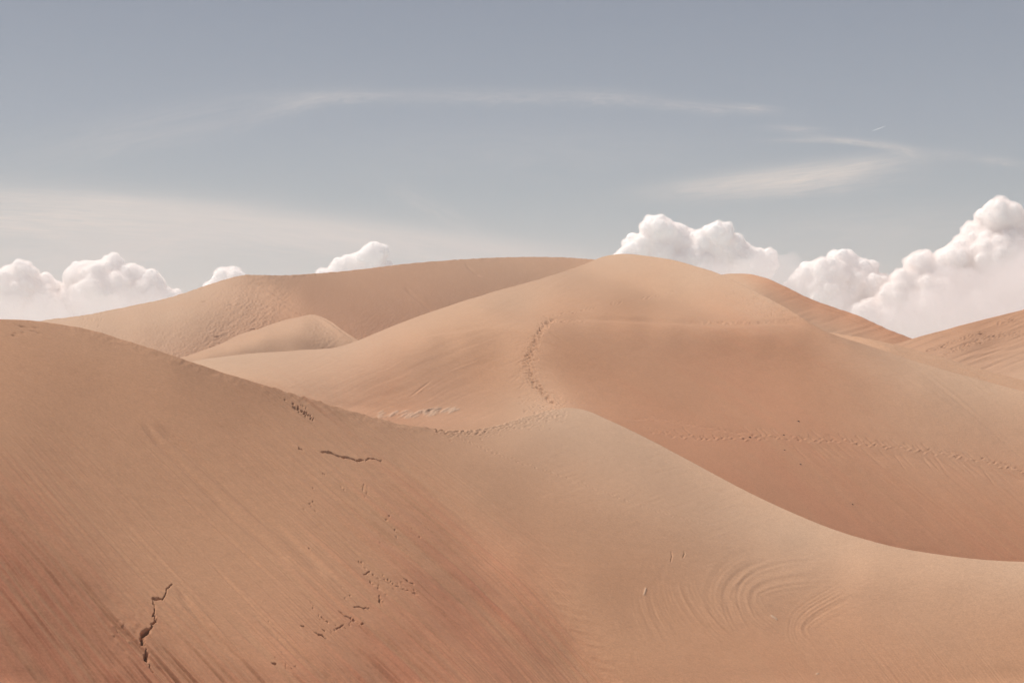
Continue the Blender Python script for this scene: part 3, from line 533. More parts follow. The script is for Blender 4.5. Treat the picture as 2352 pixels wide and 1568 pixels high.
for q in range(90):                                                   # loose crumbs and pits all over the broken parts
    k = rr.choice([(380, 590, 500, 670), (640, 700, 800, 860), (510, 600, 560, 640), (540, 1020, 640, 1180), (250, 1180, 450, 1320), (100, 1400, 180, 1530), (400, 1100, 540, 1190), (560, 900, 690, 880), (180, 650, 420, 780), (20, 1060, 130, 1430), (600, 1050, 780, 1130), (300, 1330, 520, 1260)])
    f = rr.random(); x = k[0] + (k[2] - k[0]) * f + rr.gauss(0, 14); y = k[1] + (k[3] - k[1]) * f + rr.gauss(0, 14)
    stt.dot(*Z5(x, y), rr.uniform(1.4, 4.0), rr.uniform(1.0, 1.6), rr.uniform(25, 60), -rr.uniform(.015, .06), .01)
# crumbled patch left of the long fracture
for q in range(60):
    stt.dot(*Z4(rr.gauss(610, 45), rr.gauss(1310, 45)), rr.uniform(3, 9), rr.uniform(2, 4), rr.uniform(30, 60), rr.uniform(-.025, .025))
# ripples in the hollow at the lower middle
for q in range(17):
    x = 1195 + q * 9.5 + rr.uniform(-12, 12); y = 1262 + q * 19 + rr.uniform(-6, 6)
    stt.line([(x - 8, y - 30), (x + 24, y - 10), (x + 62, y + 4), (x + 105 + 4 * (q % 3), y + 12)], 5.5, .010 + .006 * (q * 7 % 3), 'ridge', .4)
for q in range(26):                                                   # fine wind ripples fanning out of them
    x = 1210 + q * 6.2 + rr.uniform(-8, 8); y = 1290 + q * 11 + rr.uniform(-8, 8)
    stt.line([(x, y), (x + 30, y + 9), (x + 75, y + 14)], 2.6, .006, 'ridge', .4)
# great curved wind ridges, lower right
Z8 = lambda p: [((1300 + a / 2.94) * .98, (1200 + b / 2.94) * .98) for a, b in p]
for pts, w, h in [([(640,470),(615,590),(650,700),(700,800),(760,900)],7,.05),([(690,560),(720,680),(790,790),(860,880)],6,.05),([(800,450),(810,560),(860,660),(930,740)],6,.04),([(850,430),(870,560),(920,660),(980,740),(1040,800),(1120,880)],7,.07),
                  ([(970,500),(1000,600),(1060,700),(1130,800),(1220,870),(1310,930)],8,.08),([(1010,640),(1090,740),(1170,820),(1270,890)],5,.05),([(1560,300),(1400,315),(1300,340),(1180,430),(1120,540),(1130,640),(1200,730),(1300,840)],11,.10),([(1240,560),(1250,650),(1290,740),(1340,790)],7,.08),
                  ([(1990,390),(1700,400),(1500,430),(1350,490),(1310,580),(1330,680),(1400,750),(1480,810)],10,.12),([(1360,640),(1390,710),(1450,760),(1550,830)],6,.07),([(2120,530),(1950,600),(1800,680),(1700,760),(1690,830),(1760,900),(1870,930)],7,.09),
                  ([(2090,480),(1880,610),(1740,690),(1690,770),(1670,850)],6,.05),([(1720,600),(1690,700),(1650,800)],9,.04),([(1730,800),(1760,860),(1830,900)],5,.04),([(560,620),(580,720),(640,840),(700,960)],10,.04),([(420,700),(470,820),(560,960)],12,.03),([(1440,720),(1500,770),(1560,800)],4,.05),([(720,300),(700,400),(650,520)],12,.03)]:
    stt.line(Z8(pts), w * .7, min(h * .32, .028), 'ridge', .35)
    for o_, hh in [(sg * q_ * rr.uniform(7, 9.5), rr.uniform(.10, .24) / (1 + .15 * q_)) for q_ in (1, 2, 3, 4) for sg in (-1, 1)]:   # fainter ripples beside each one
        zp = np.array(Z8(pts)); tn = np.gradient(zp, axis=0); tn /= np.linalg.norm(tn, axis=1, keepdims=True)
        stt.line((zp + np.stack([tn[:, 1], -tn[:, 0]], 1) * o_).tolist(), w * .45, h * hh, 'ridge', .42)
for pts, w, h in [([(632,512),(612,580)],2.4,.16),([(1480,705),(1542,746)],2.2,.16),([(1795,1115),(1825,1108)],2.0,.08)]:
    stt.line(Z8(pts), w, -h * .3, 'dent', .3); std_.line(Z8(pts), w * .8, -1.0, 'dent', .3)
stt.line(Z8([(803,268),(810,300),(800,345)]), 1.2, .05, 'dent', .15, jag=.4, seed=31, step=4); stt.line(Z8([(888,262),(897,275),(882,315)]), 1.2, .05, 'dent', .2, jag=.6, seed=32, step=4)
# a single line of old footprints over the saddle
tr = [(1055,1004),(1110,1030),(1170,1052),(1240,1078),(1310,1100),(1380,1127),(1450,1152),(1520,1176),(1590,1196),(1650,1212)]
tp = np.array(tr, float); cum = np.r_[0, np.cumsum(np.hypot(*np.diff(tp, axis=0).T))]
for i, q in enumerate(np.arange(0, cum[-1], 9.5)):
    f = 1 - .55 * q / cum[-1]
    stt.dot(np.interp(q, cum, tp[:, 0]) + rr.uniform(-1.5, 1.5), np.interp(q, cum, tp[:, 1]) + (1.8 if i % 2 else -1.8) + rr.uniform(-1.2, 1.2), rr.uniform(2.5, 5.5), rr.uniform(1.2, 2), rr.uniform(0, 40), -.034 * f * rr.uniform(.3, 1.3), .012 * f)
# faint wind ripples across the saddle, right of that line
mR = maskf([(1200,1000,.2),(1350,1080,.9),(1500,1140,1),(1650,1190,1),(1800,1235,.8),(1950,1290,.5),(1500,1220,.2),(1700,1290,.15),(1300,1200,0),(2200,1310,.35),(2200,1400,.1),(1900,1450,0),(1000,1100,0),(1400,1000,.3),(500,1200,0),(1500,1050,.4),(1850,1210,.3),(1500,1500,0),(0,900,0),(2352,1500,0)], PXA, PYA)
dA += mR * 0.012 * np.clip(vnoise((PXA * .34 + PYA * .94) / 5.2 + 1.3 * vnoise(PXA / 90, PYA / 40, 40), (PXA - PYA * .4) / 60, 41) * (0.5 + fbm(PXA / 60, PYA / 25, 3, 42)), -1, 1)
# crest ragged with old tracks (left), and gently trodden where the path comes over
crst = sstep(34, 4, PYA - ya[None])
dA += crst * sstep(90, 180, PXA) * sstep(1080, 960, PXA) * (0.034 * fbm(PXA / 21, PYA / 13, 3, 60) + 0.006 * vnoise(PXA / 6.5, PYA / 5, 61))
cr2 = sstep(46, 8, PYA - ya[None] - 10 * vnoise(PXA / 70, PXA * 0, 63))
dA += cr2 * sstep(450, 700, PXA) * sstep(1000, 900, PXA) * 0.03 * fbm(ps / 6, PYA / 60, 3, 62)
for q in range(330):
    x = rr.uniform(1000, 1300); f = (x - 1000) / 300
    y = float(yA(x)) + abs(rr.gauss(0, 6 + 12 * f)) - 1
    stt.dot(x, y, rr.uniform(3, 6), rr.uniform(1.4, 2.4), rr.uniform(-25, 20), -rr.uniform(.012, .04), .012)
for q in range(10): stt.dot(rr.uniform(20, 90), rr.uniform(738, 772), rr.uniform(4, 14), 1.6, 15, -.06)
dA += stt.d
# soft undulation everywhere, grain-scale roughness
dA += 0.030 * fbm(wx / 2.6, wy / 2.6, 3, 70) * (0.4 + mS) + 0.006 * fbm(wx / .45, wy / .45, 2, 71)
PA3 = PA3 + NRA * dA[..., None] * sstep(1640, 1600, PYA)[..., None]
damp = np.clip(maskf([(0,1000,0),(0,1120,.35),(0,1250,1),(0,1568,1),(150,1250,.25),(150,1400,.95),(300,1568,.9),(250,1400,.25),(350,1500,.35),(450,1568,.3),(500,1300,0),(640,1540,.45),(700,1400,.15),(800,1450,.35),(900,1300,.2),(1000,1200,.35),(950,1450,.6),(1100,1350,.65),(1150,1500,.6),(1250,1460,.6),(1320,1400,0),(1400,1500,0),(600,1000,0),(900,1100,.1),(780,1100,0),(1100,1150,0),(1500,1300,0),(300,800,0),(2000,1300,0),(2352,1568,0),(-200,1400,1)], PXA, PYA) * (1 + .5 * mid + .5 * sml + .2 * big) + mS * (.10 * mid + .16 * sml + .22 * fin * (.4 + mF) + .04), 0, 1.3)  # red of the slide streaks, with shade painted into the lower face

# B: main dune with its bowl
# make the two surfaces meet exactly where they are one dune, and keep B behind A elsewhere
LAc = A.ev(cx, ya); LBc, _x, LBy = B.ev(cx, ya, True)
xu = np.arange(cx[0], cx[-1], 6.0)                    # evened out sideways so no fold shows
def ease(v, sig, grid=xu):
    k = np.exp(-(np.arange(-60, 61) * 6.0 / sig) ** 2 / 2); k /= k.sum()
    return np.interp(cx, grid, np.convolve(np.pad(np.interp(grid, cx, v), 60, 'edge'), k, 'valid'))
g0 = LBc - LAc
want = np.interp(cx, [1000, 1300, 1350, 1400, 1500], [.001, .001, .006, .012, .02])
d0_ = np.where((cx > 1060) & (cx < 1560), np.logaddexp(0, (want - g0) / .004) * .004, 0)
delta = ease(d0_, 26.0)
gap_c = np.maximum(LBc + delta - LAc, 0)
wj = ease(np.exp(-gap_c / .006) * ((cx > 1040) & (cx < 1345)), 12.0)
hid = np.clip(0.5 * gap_c / np.maximum(-LBy, 3e-4), 0, 60)
hid = ease(hid * (1 - np.clip(wj * 1.4, 0, 1)), 14.0) - 5 * np.clip(wj * 1.4, 0, 1)
ybot = np.maximum(ya + hid, yb_ + 60)
t = np.linspace(0, 1, NB)[:, None]
PYB = ybot[None] + (yb_ - ybot)[None] * t
PXB = np.broadcast_to(cx[None], PYB.shape)
LB = B.ev(PXB, PYB) + delta[None] * np.exp(-(np.maximum(0, ya[None] - PYB) / 130) ** 2)
PB3 = pos(PXB, PYB, LB); NRB = normals(PB3)
bx, by = PB3[..., 0], PB3[..., 1]
stb = Stamp(cx, yb_, ybot, NB); stp = Stamp(cx, yb_, ybot, NB)      # stp: sunlit look of the churned marks, painted pale
dirB = [(1400,780,1.9),(1500,850,1.8),(1550,950,1.6),(1800,800,1.7),(1700,1000,1.35),(1900,1050,1.27),(2100,1150,1.25),(2300,1250,1.2),(2100,850,1.4),(2300,920,1.1),(2352,1100,1.1),(1600,1050,1.4),(600,860,2.5),(1000,900,-2.5),(2500,1100,1.1),(1000,650,1.5),(1250,780,1.5)]
psb = streamcoord(dirB, PXB, PYB, 560.0)
mB = maskf([(1300,780,.1),(1400,820,.25),(1500,800,.2),(1500,900,.35),(1600,850,.2),(1600,960,.35),(1750,930,.25),(1800,800,.15),(1900,900,.15),(1500,975,.5),(1650,1000,.8),(1700,1040,.5),(1800,1050,.9),(1900,1080,1),(2000,1120,1),(2050,1200,.8),(2150,1230,1),(2150,1120,.9),(2250,1150,.4),(2280,1240,1),(2352,1270,.8),(2000,980,.2),(2200,1000,.15),(2300,1050,.6),(2352,1090,.7),(2352,1180,.3),(1750,1110,.2),(1850,1170,.15),(2130,890,.9),(2200,930,.9),(2260,900,.5),(2300,960,.3),(2050,880,.3),(1950,860,.15),(1250,700,0),(1500,680,0),(600,850,0),(900,900,0),(1200,900,0),(1800,700,0),(2352,900,.1),(2050,840,0),(200,900,0),(2600,1000,.2)], PXB, PYB)
ps = psb; ll = PYB
dB = (mB * (0.050 * streak(34, 11, 300) + 0.034 * streak(13, 12, 220) + 0.019 * streak(6.2, 13, 150) + 0.010 * streak(3.4, 14, 90))).astype(np.float32)
# track of footprints dug into the slip face
tr = [(1478,984),(1510,991),(1550,998),(1600,1004),(1640,1006),(1700,1003),(1730,1003),(1780,1005),(1840,1008),(1900,1010),(1960,1014),(2020,1022),(2080,1028),(2140,1037),(2200,1048),(2260,1058),(2310,1070),(2352,1080),(2420,1094)]
tp = np.array(tr, float); cum = np.r_[0, np.cumsum(np.hypot(*np.diff(tp, axis=0).T))]
for i, q in enumerate(np.cumsum([rr.uniform(7, 17) for _ in range(int(cum[-1] / 12))])):
    x = np.interp(q, cum, tp[:, 0]) + rr.uniform(-2, 2); y = np.interp(q, cum, tp[:, 1]) + (3 if i % 2 else -2) + rr.uniform(-1, 1)
    s_ = sstep(1470, 1620, x)
    L_ = rr.uniform(6, 34) * s_ + 4; y += rr.gauss(0, 1.6)
    stb.line([(x, y), (x - L_ * .8, y - L_ * rr.uniform(.5, .75))], 1.6, (.05 * s_ + .008) * rr.uniform(.4, 1.2), 'dent', .3)
    stb.dot(x + 3, y + 2.6, 4.6, 1.2, rr.uniform(-35, 5), (.05 * s_ + .012) * rr.uniform(.2, 1.4))
    stb.dot(x - 2, y - 1, 3.9, 1.4, rr.uniform(-30, 10), (-.06 * s_ - .015) * rr.uniform(.3, 1.4))
    if x > 1800: stb.line([(x + 4, y + 6), (x + 40 + rr.uniform(0, 40), y + 36 + rr.uniform(0, 30))], 2.0, .04, 'dent', .35)
tr = [(1440,960),(1500,962),(1560,969),(1610,980),(1660,988),(1720,994)]
tp = np.array(tr, float); cum = np.r_[0, np.cumsum(np.hypot(*np.diff(tp, axis=0).T))]
for i, q in enumerate(np.arange(0, cum[-1], 8)):
    x = np.interp(q, cum, tp[:, 0]); y = np.interp(q, cum, tp[:, 1]) + rr.uniform(-3, 3)
    stb.dot(x, y, 5, 2, 25, -.035); stb.dot(x + 2, y + 4, 5, 2, 15, .02)
# broad trodden path up the crest
cp = np.array([(1262,926),(1240,905),(1222,885),(1208,860),(1203,835),(1212,805),(1222,780),(1232,760),(1246,742),(1262,734)], float)
cum = np.r_[0, np.cumsum(np.hypot(*np.diff(cp, axis=0).T))]
for i in range(1150):
    q = rr.uniform(0, cum[-1]); w = 7 + 6 * math.sin(math.pi * min(1, q / cum[-1] * 1.05))
    x = np.interp(q, cum, cp[:, 0]) + 8 + rr.gauss(0, w * .62); y = np.interp(q, cum, cp[:, 1]) + rr.uniform(-4, 4)
    stb.dot(x, y, rr.uniform(3.0, 5.4), rr.uniform(1.3, 2.2), rr.uniform(5, 40), -rr.uniform(.015, .055), .014)
for i in range(150):                                     # sand kicked off both sides of the path
    q = rr.uniform(.05, .85) * cum[-1]; x = np.interp(q, cum, cp[:, 0]); y = np.interp(q, cum, cp[:, 1])
    if i % 3: stb.line([(x - 4, y), (x - rr.uniform(20, 60), y + rr.uniform(12, 34))], 1.6, rr.uniform(.004, .016), 'dent', .4)
    else: stb.line([(x + 26, y), (x + rr.uniform(45, 75), y + rr.uniform(10, 28))], 1.8, rr.uniform(.01, .03), 'dent', .4)
for i in range(60):
    x = rr.uniform(1255, 1345); stb.dot(x, 733 + rr.gauss(0, 3) + (x - 1255) * .03, rr.uniform(3, 6), 1.3, 0, -rr.uniform(.02, .05), .015)
for i in range(170):                                     # where the paths meet
    x = rr.gauss(1262, 30); y = rr.gauss(932, 13)
    stb.dot(x, y, rr.uniform(3, 6), rr.uniform(1.2, 2), rr.uniform(-20, 25), -rr.uniform(.015, .05), .015)
stb.line([(1219,733),(1299,728),(1419,733),(1569,739),(1719,744),(1799,736),(1860,752)], 5.5, .19, 'dent', .1)
stb.line([(700,812),(919,778),(1080,752),(1219,733)], 5, .10, 'dent', .3)
# tracks on the brink
for i in range(90):
    x = rr.uniform(1560, 1840); y = float(np.interp(x, [1560,1640,1700,1760,1800,1840],[738,739,740,738,734,731])) + rr.gauss(0, 1.6)
    stb.dot(x, y, rr.uniform(3, 7), 1.2, 0, -rr.uniform(.02, .07) * sstep(1540, 1680, x), .02)
for i in range(240):                                     # scuffs on the top of the main dune
    x = rr.gauss(1745, 35); y = rr.gauss(680 + (x - 1700) * .35, 13)
    stb.dot(x, y, rr.uniform(2, 4), rr.uniform(1, 1.6), 20, -rr.uniform(.02, .06), .01)
for i in range(40):
    x = rr.uniform(1250, 1560); stb.dot(x, 728 - (x - 1250) * .19 + rr.gauss(0, 2), 4, 1.2, -12, -.05, .02)
# bright churned marks in the hollow
for i in range(64):
    f = rr.random(); x = 873 + 180 * f; y = 957 - 19 * f + rr.gauss(0, 5.5) * (1 - .5 * f)
    L_ = rr.uniform(7, 18); q_ = [(x - L_, y + L_ * .42), (x + L_ * .8, y - L_ * .35)]; stb.line(q_, 2.0, -rr.uniform(.02, .05), 'dent', .35); stp.line(q_, 1.9, -rr.uniform(.4, 1.0), 'dent', .35)
stb.line([(935,915),(955,900),(980,882),(998,868)], 2, .05, 'dent', .4); stb.line([(955,906),(975,892)], 2, -.03, 'dent', .4)
# wind streaks on the shaded flank and soft swells on the lit flanks
mW = maskf([(600,850,.6),(800,880,.9),(950,860,1),(1100,850,.8),(1000,720,.8),(1200,680,.8),(1400,640,.6),(1600,650,.4),(1300,700,.7),(900,770,.6),(1250,780,.2),(1500,850,.1),(2000,900,.1),(2000,1150,.1),(500,835,.3),(1000,950,.4)], PXB, PYB)
dB += mW * 0.022 * vnoise((PXB * .36 + PYB * .93) / 13 + vnoise(PXB / 160, PYB / 60, 80), (PXB - PYB * .38) / 210, 81)
dB += mW * 0.012 * vnoise((PXB * .40 + PYB * .91) / 4.6 + vnoise(PXB / 90, PYB / 40, 82), (PXB - PYB * .4) / 80, 83)
dB += 0.07 * fbm(bx / 7, by / 7, 3, 84) * .6 + 0.010 * fbm(bx / .9, by / .9, 2, 85)
dB += stb.d
PB3 = PB3 + NRB * dB[..., None]
red_shadeB = np.clip(maskf([(1400,850,.2),(1500,900,.3),(1700,800,.35),(1700,1100,.5),(1900,1150,.5),(2150,1240,.5),(2100,1000,.1),(2300,1100,.2),(1500,700,0),(900,880,.25),(1100,750,0),(2200,900,0),(500,830,0),(1300,650,0),(1250,760,.1),(1200,930,0)], PXB, PYB) * (1 + .5 * fbm(psb / 14, PYB / 160, 3, 90)), 0, 1)  # shade of the bowl and flank painted redder

# hidden valley between A's crest and B's foot (shrinks to nothing where they are one dune)
P1, P2 = PA3[-1], PB3[0]
D1 = P1[:, 1]; D2 = P2[:, 1]
mA = yslope(A, cx, ya); mBs = np.maximum(yslope(B, cx, ybot), .05)
jj = np.clip(wj * 1.3, 0, 1); m1 = mA * jj + (-.45) * (1 - jj)
NH = 14
th = np.linspace(0, 1, NH + 2)[1:-1, None]
PH = np.empty((NH, len(cx), 3))
PH[..., 1] = D1 + (D2 - D1) * th
PH[..., 0] = P1[:, 0] + (P2[:, 0] - P1[:, 0]) * th
PH[..., 2] = hermite(D1, P1[:, 2], m1, D2, P2[:, 2], mBs, th)
kl = (P1[:, 2] / D1)[None] * PH[..., 1]
PH[..., 2] = np.where(jj[None] > .25, PH[..., 2], np.minimum(PH[..., 2], kl - .02))
# ground from below the camera down into the front hollow and up to A
P0 = PA3[0]; D0 = P0[:, 1]; m0 = np.maximum(yslope(A, cx, np.full_like(cx, 1640.0)), .02)
ug = (cx - CX) / F
near = []
for tt_ in np.linspace(0, 1, 12):
    d = 6 + 16 * tt_; near.append(np.stack([ug * d, np.full_like(cx, d), np.full_like(cx, -3.4 - .47 * (d - 6))], -1))
for tt_ in np.linspace(0, 1, 16)[1:-1]:
    d = 22 + (D0 - 22) * tt_
    near.append(np.stack([ug * d, d, hermite(22, -10.9, -.47, D0, P0[:, 2], m0, tt_)], -1))
NEAR = np.stack(near)
# back of the main dune
Pt = PB3[-1]; Dt = Pt[:, 1]; zt = Pt[:, 2]
back = []
for tt_ in np.linspace(0, 1, 14)[1:]:
    d = Dt + 75 * tt_
    back.append(np.stack([Pt[:, 0] / Dt * d, d, hermite(Dt, zt, -.30, Dt + 75, np.full_like(Dt, Z0), -.02, tt_)], -1))
BACK = np.stack(back)
ALL = np.concatenate([NEAR, PA3, PH, PB3, BACK]).astype(np.float32)
zz = lambda n: np.zeros((n, len(cx)), np.float32)
pale = np.concatenate([zz(len(near)), maskf([(0,800,0),(1000,1000,.2),(1300,960,.9),(1500,1060,.8),(1850,1215,1),(2352,1310,1),(2352,1450,.3),(1500,1300,.1),(1900,1400,.2),(1900,1568,0),(600,1200,0),(1100,1300,0),(1250,1150,.2),(600,900,0)], PXA, PYA), zz(NH) + .5,
    maskf([(500,835,.9),(800,800,1),(900,900,.1),(1200,700,.7),(1430,600,1),(1600,640,1.0),(1750,700,1),(1819,775,0),(1860,795,.05),(1700,770,0),(1430,700,.15),(1500,692,.3),(1350,700,.3),(1280,720,.3),(1120,790,.2),(1350,720,.4),(1500,800,.1),(1800,850,0),(2100,850,.8),(2300,900,.9),(2000,1100,0),(2300,1150,.1),(1250,930,.8),(1230,800,.3),(1300,800,0),(1310,860,0),(1110,850,.05),(1090,800,.2),(1400,780,.05),(1000,960,.4)], PXB, PYB), zz(len(back)) + .8])  # lit cap, crests and saddle painted paler
RSH = np.concatenate([zz(len(near)), damp, zz(NH), red_shadeB, zz(len(back))])
pale[len(near):len(near) + NA] = np.clip(pale[len(near):len(near) + NA] + 1.6 * std_.d, 0, 2.2)
o_ = len(near) + NA + NH; pale[o_:o_ + NB] = np.clip(pale[o_:o_ + NB] + 1.0 * stp.d, 0, 2.2)
CSH = np.concatenate([zz(len(near)), np.clip(-stsh.d, 0, 1), zz(NH + NB + len(back))])
link('dune_field', grid_mesh('dune_field', ALL, {'damp': RSH, 'pale': pale, 'crack_shade': CSH}), M_SAND, kind='structure')  # 'damp' holds slide red plus painted shade
del PA3, PB3, NRA, NRB, ALL

# ================================================================== dunes farther off, each a body of its own
def far_dune(name, s, top, x0, x1, ybot, n, fine, detail=None, backlen=80, slope=-.35, pale_=0.6, red_shade_=0.0):
    c = np.arange(x0, x1, fine); yt = top(c); yb = np.maximum(ybot(c), yt + 30)
    t = np.linspace(0, 1, n)[:, None]
    Y = yb[None] + (yt - yb)[None] * t; X = np.broadcast_to(c[None], Y.shape)
    L = s.ev(X, Y); P = pos(X, Y, L); N = normals(P)
    if detail is not None:
        P = P + N * detail(X, Y, P, c, yt, yb, n)[..., None]
    f = P[0]; b = P[-1]; m = np.maximum(yslope(s, c, yb), .1)
    pre = []; post = []
    for q in np.linspace(0, 1, 10)[:-1]:
        d = f[:, 1] - 55 * (1 - q); pre.append(np.stack([f[:, 0] / f[:, 1] * d, d, hermite(f[:, 1] - 55, np.full_like(d, Z0), .02, f[:, 1], f[:, 2], m, q)], -1))
    for q in np.linspace(0, 1, 12)[1:]:
        d = b[:, 1] + backlen * q; post.append(np.stack([b[:, 0] / b[:, 1] * d, d, hermite(b[:, 1], b[:, 2], slope, b[:, 1] + backlen, np.full_like(d, Z0), -.02, q)], -1))
    G = np.concatenate([np.stack(pre), P, np.stack(post)])
    # let the ends of the dune sink into the sand
    r = G.shape[0]
    pl = pale_(X, Y) if callable(pale_) else np.full(X.shape, pale_)
    pl = np.concatenate([np.full((len(pre), len(c)), .5), pl, np.full((len(post), len(c)), .5)])
    dm = red_shade_(X, Y) if callable(red_shade_) else np.full(X.shape, red_shade_)
    dm = np.concatenate([np.zeros((len(pre), len(c))), dm, np.zeros((len(post), len(c)))])
    return link(name, grid_mesh(name, G, {'damp': dm, 'pale': pl}), M_SAND, kind='structure')  # 'damp' here: shade of the far dunes painted redder
ff = 1.4 if QUALITY else 3.5
nn = (lambda v: int(v) if QUALITY else int(v * .45))
def detC(X, Y, P, c, yt, yb, n):
    st = Stamp(c, yt, yb, n); r = random.Random(11)
    m = maskf([(150,740,.1),(300,730,.15),(400,760,.5),(450,740,.3),(500,760,1),(540,700,1),(600,690,1),(580,760,1),(640,720,1),(640,740,.9),(450,800,.8),(330,770,.3),(700,650,.1),(690,720,.25),(800,700,.08),(1000,650,.05),(1200,620,.12),(1300,610,.15),(560,650,.7),(480,670,.2),(380,700,.1),(900,740,.3),(820,740,.25)], X, Y)
    d = m * (.045 * vnoise((X * .55 + Y) / 6.5 + vnoise(X / 40, Y / 30, 3), (X - .6 * Y) / 15, 4) + .06 * vnoise(X / 4.2, Y / 3.2, 5))
    d += .12 * fbm(P[..., 0] / 14, P[..., 1] / 14, 2, 6) + .010 * fbm(X / 3, Y / 3, 2, 8)
    d += sstep(9, 1, Y - yt[None]) * .07 * vnoise(X / 6, Y / 4, 9)
    st.line([(590,672),(640,700),(700,735),(760,768),(820,782)], 5, .2, 'ridge', .3)
    st.line([(560,658),(600,660),(640,690),(690,715)], 4, .15, 'ridge', .3)
    st.line([(925,655),(950,680),(975,700),(1000,725)], 4, .18, 'dent', .2); st.line([(1065,598),(1080,620),(1110,640)], 3, .15, 'dent', .3)
    for q in range(26): st.dot(620 + q * 9, 690 + q * 4.0 + r.gauss(0, 2), 4, 1.6, 20, -.08, .04)
    for q in range(60): st.dot(r.uniform(180, 235), 735 + r.gauss(0, 9), 3, 1.5, -40, -.05)
    for x, y in [(500,772),(538,780),(515,788),(530,699),(582,756),(470,692)]: st.dot(x, y, 7, 1.5, -8, -.22)
    return d + st.d
dune_C = far_dune('dune', C, yC, -300, 1640, lambda x: np.minimum(np.minimum(yA(x), yB(x)) + 60, 905), nn(330), ff, detC,
                  pale_=lambda X, Y: maskf([(150,745,.9),(400,720,.9),(540,670,.7),(500,760,.5),(700,660,.1),(900,700,.1),(1200,620,.4)], X, Y),
                  red_shade_=lambda X, Y: maskf([(150,745,0),(400,720,0),(540,690,.1),(640,660,.05),(800,720,.18),(900,720,.2),(1200,620,.0),(1000,660,.12),(500,760,.1)], X, Y))  # lit side painted paler, shaded side redder
def detC2(X, Y, P, c, yt, yb, n):
    st = Stamp(c, yt, yb, n)
    st.line([(725,727),(750,740),(780,764),(812,786)], 4, .2, 'ridge', .3)
    return .2 * fbm(P[..., 0] / 9, P[..., 1] / 9, 3, 16) + .04 * sstep(680, 760, X) * vnoise(X / 5, Y / 4, 17) + st.d + .010 * fbm(X / 3, Y / 3, 2, 8)
far_dune('dune', C2, yC2, 300, 1000, lambda x: yB(x) + 50, nn(150), ff, detC2, 60, pale_=.6)
def detD(X, Y, P, c, yt, yb, n):
    band = sstep(26, 10, Y - yt[None]) * sstep(1690, 1760, X)
    return band * .10 * vnoise((Y - yt[None]) / 3.2 + (X / 46), X / 60, 21) + .22 * fbm(P[..., 0] / 12, P[..., 1] / 12, 3, 22) + .05 * vnoise((Y + .3 * X) / 7, X / 120, 23) + .010 * fbm(X / 3, Y / 3, 2, 8)
far_dune('dune', Dn, yD, 1540, 2300, lambda x: np.maximum(yB(x), yF(x)) + 50, nn(170), ff, detD, 60,
         pale_=lambda X, Y: maskf([(1700,640,.8),(1800,670,.1),(1900,720,.2),(2060,770,0),(1850,730,.5)], X, Y), red_shade_=lambda X, Y: maskf([(1700,640,0),(1800,668,.3),(1900,700,.4),(2060,770,.4),(1850,740,.1),(2000,770,.2)], X, Y))
def detF(X, Y, P, c, yt, yb, n):
    return .2 * fbm(P[..., 0] / 10, P[..., 1] / 10, 3, 31) + .07 * vnoise((Y - .35 * X) / 6, X / 150, 32) + .02 * fbm(X / 3, Y / 3, 2, 8)
far_dune('dune', Fn, yF, 1600, 2900, lambda x: yB(x) + 50, nn(130), ff * 1.2, detF, 50, pale_=.5)
def detE(X, Y, P, c, yt, yb, n):
    st = Stamp(c, yt, yb, n); r = random.Random(21)
    for path, k in (([(2160,820),(2200,800),(2250,782),(2290,768),(2352,765),(2400,766)], 90), ([(2290,740),(2352,735)], 20), ([(2130,808),(2200,780),(2260,762)], 40)):
        p = np.array(path, float); cu = np.r_[0, np.cumsum(np.hypot(*np.diff(p, axis=0).T))]
        for q in range(k):
            v = r.uniform(0, cu[-1]); st.dot(np.interp(v, cu, p[:, 0]), np.interp(v, cu, p[:, 1]) + r.gauss(0, 3), 4.5, 1.4, -15, -.08, .04)
    for y0, h in ((812, .05), (826, .07), (840, .04)): st.line([(2170, y0 + 24), (2240, y0 + 4), (2352, y0 - 22), (2420, y0 - 34)], 5, h, 'ridge', .2)
    return .25 * fbm(P[..., 0] / 12, P[..., 1] / 12, 3, 36) + .05 * vnoise((Y + .38 * X) / 5, X / 70, 37) + st.d
far_dune('dune', E, yE, 1850, 3200, lambda x: yF(x) + 60, nn(190), ff, detE, 90, pale_=lambda X, Y: maskf([(2100,790,.5),(2352,730,.2),(2250,800,.3),(2352,840,.8)], X, Y), red_shade_=.15)

# the flat sand sheet everything stands on, out to the horizon
r_ = [0, 60, 150, 400, 900, 1800]; a_ = np.linspace(0, 2 * math.pi, 65)
G = np.stack([np.stack([np.cos(a_) * r, np.sin(a_) * r, np.full_like(a_, Z0)], -1) for r in r_[1:]])
V = G[:, :-1].reshape(-1, 3).tolist() + [(0, 0, Z0)]; k_ = len(a_) - 1; Fc = []
for i in range(len(r_) - 2):
    for j in range(k_): Fc.append((i * k_ + j, (i + 1) * k_ + j, (i + 1) * k_ + (j + 1) % k_, i * k_ + (j + 1) % k_))
for j in range(k_): Fc.append((len(V) - 1, j, (j + 1) % k_))
me = bpy.data.meshes.new('ground'); me.from_pydata(V, [], Fc); me.update()
link('ground', me, M_SAND, kind='structure')
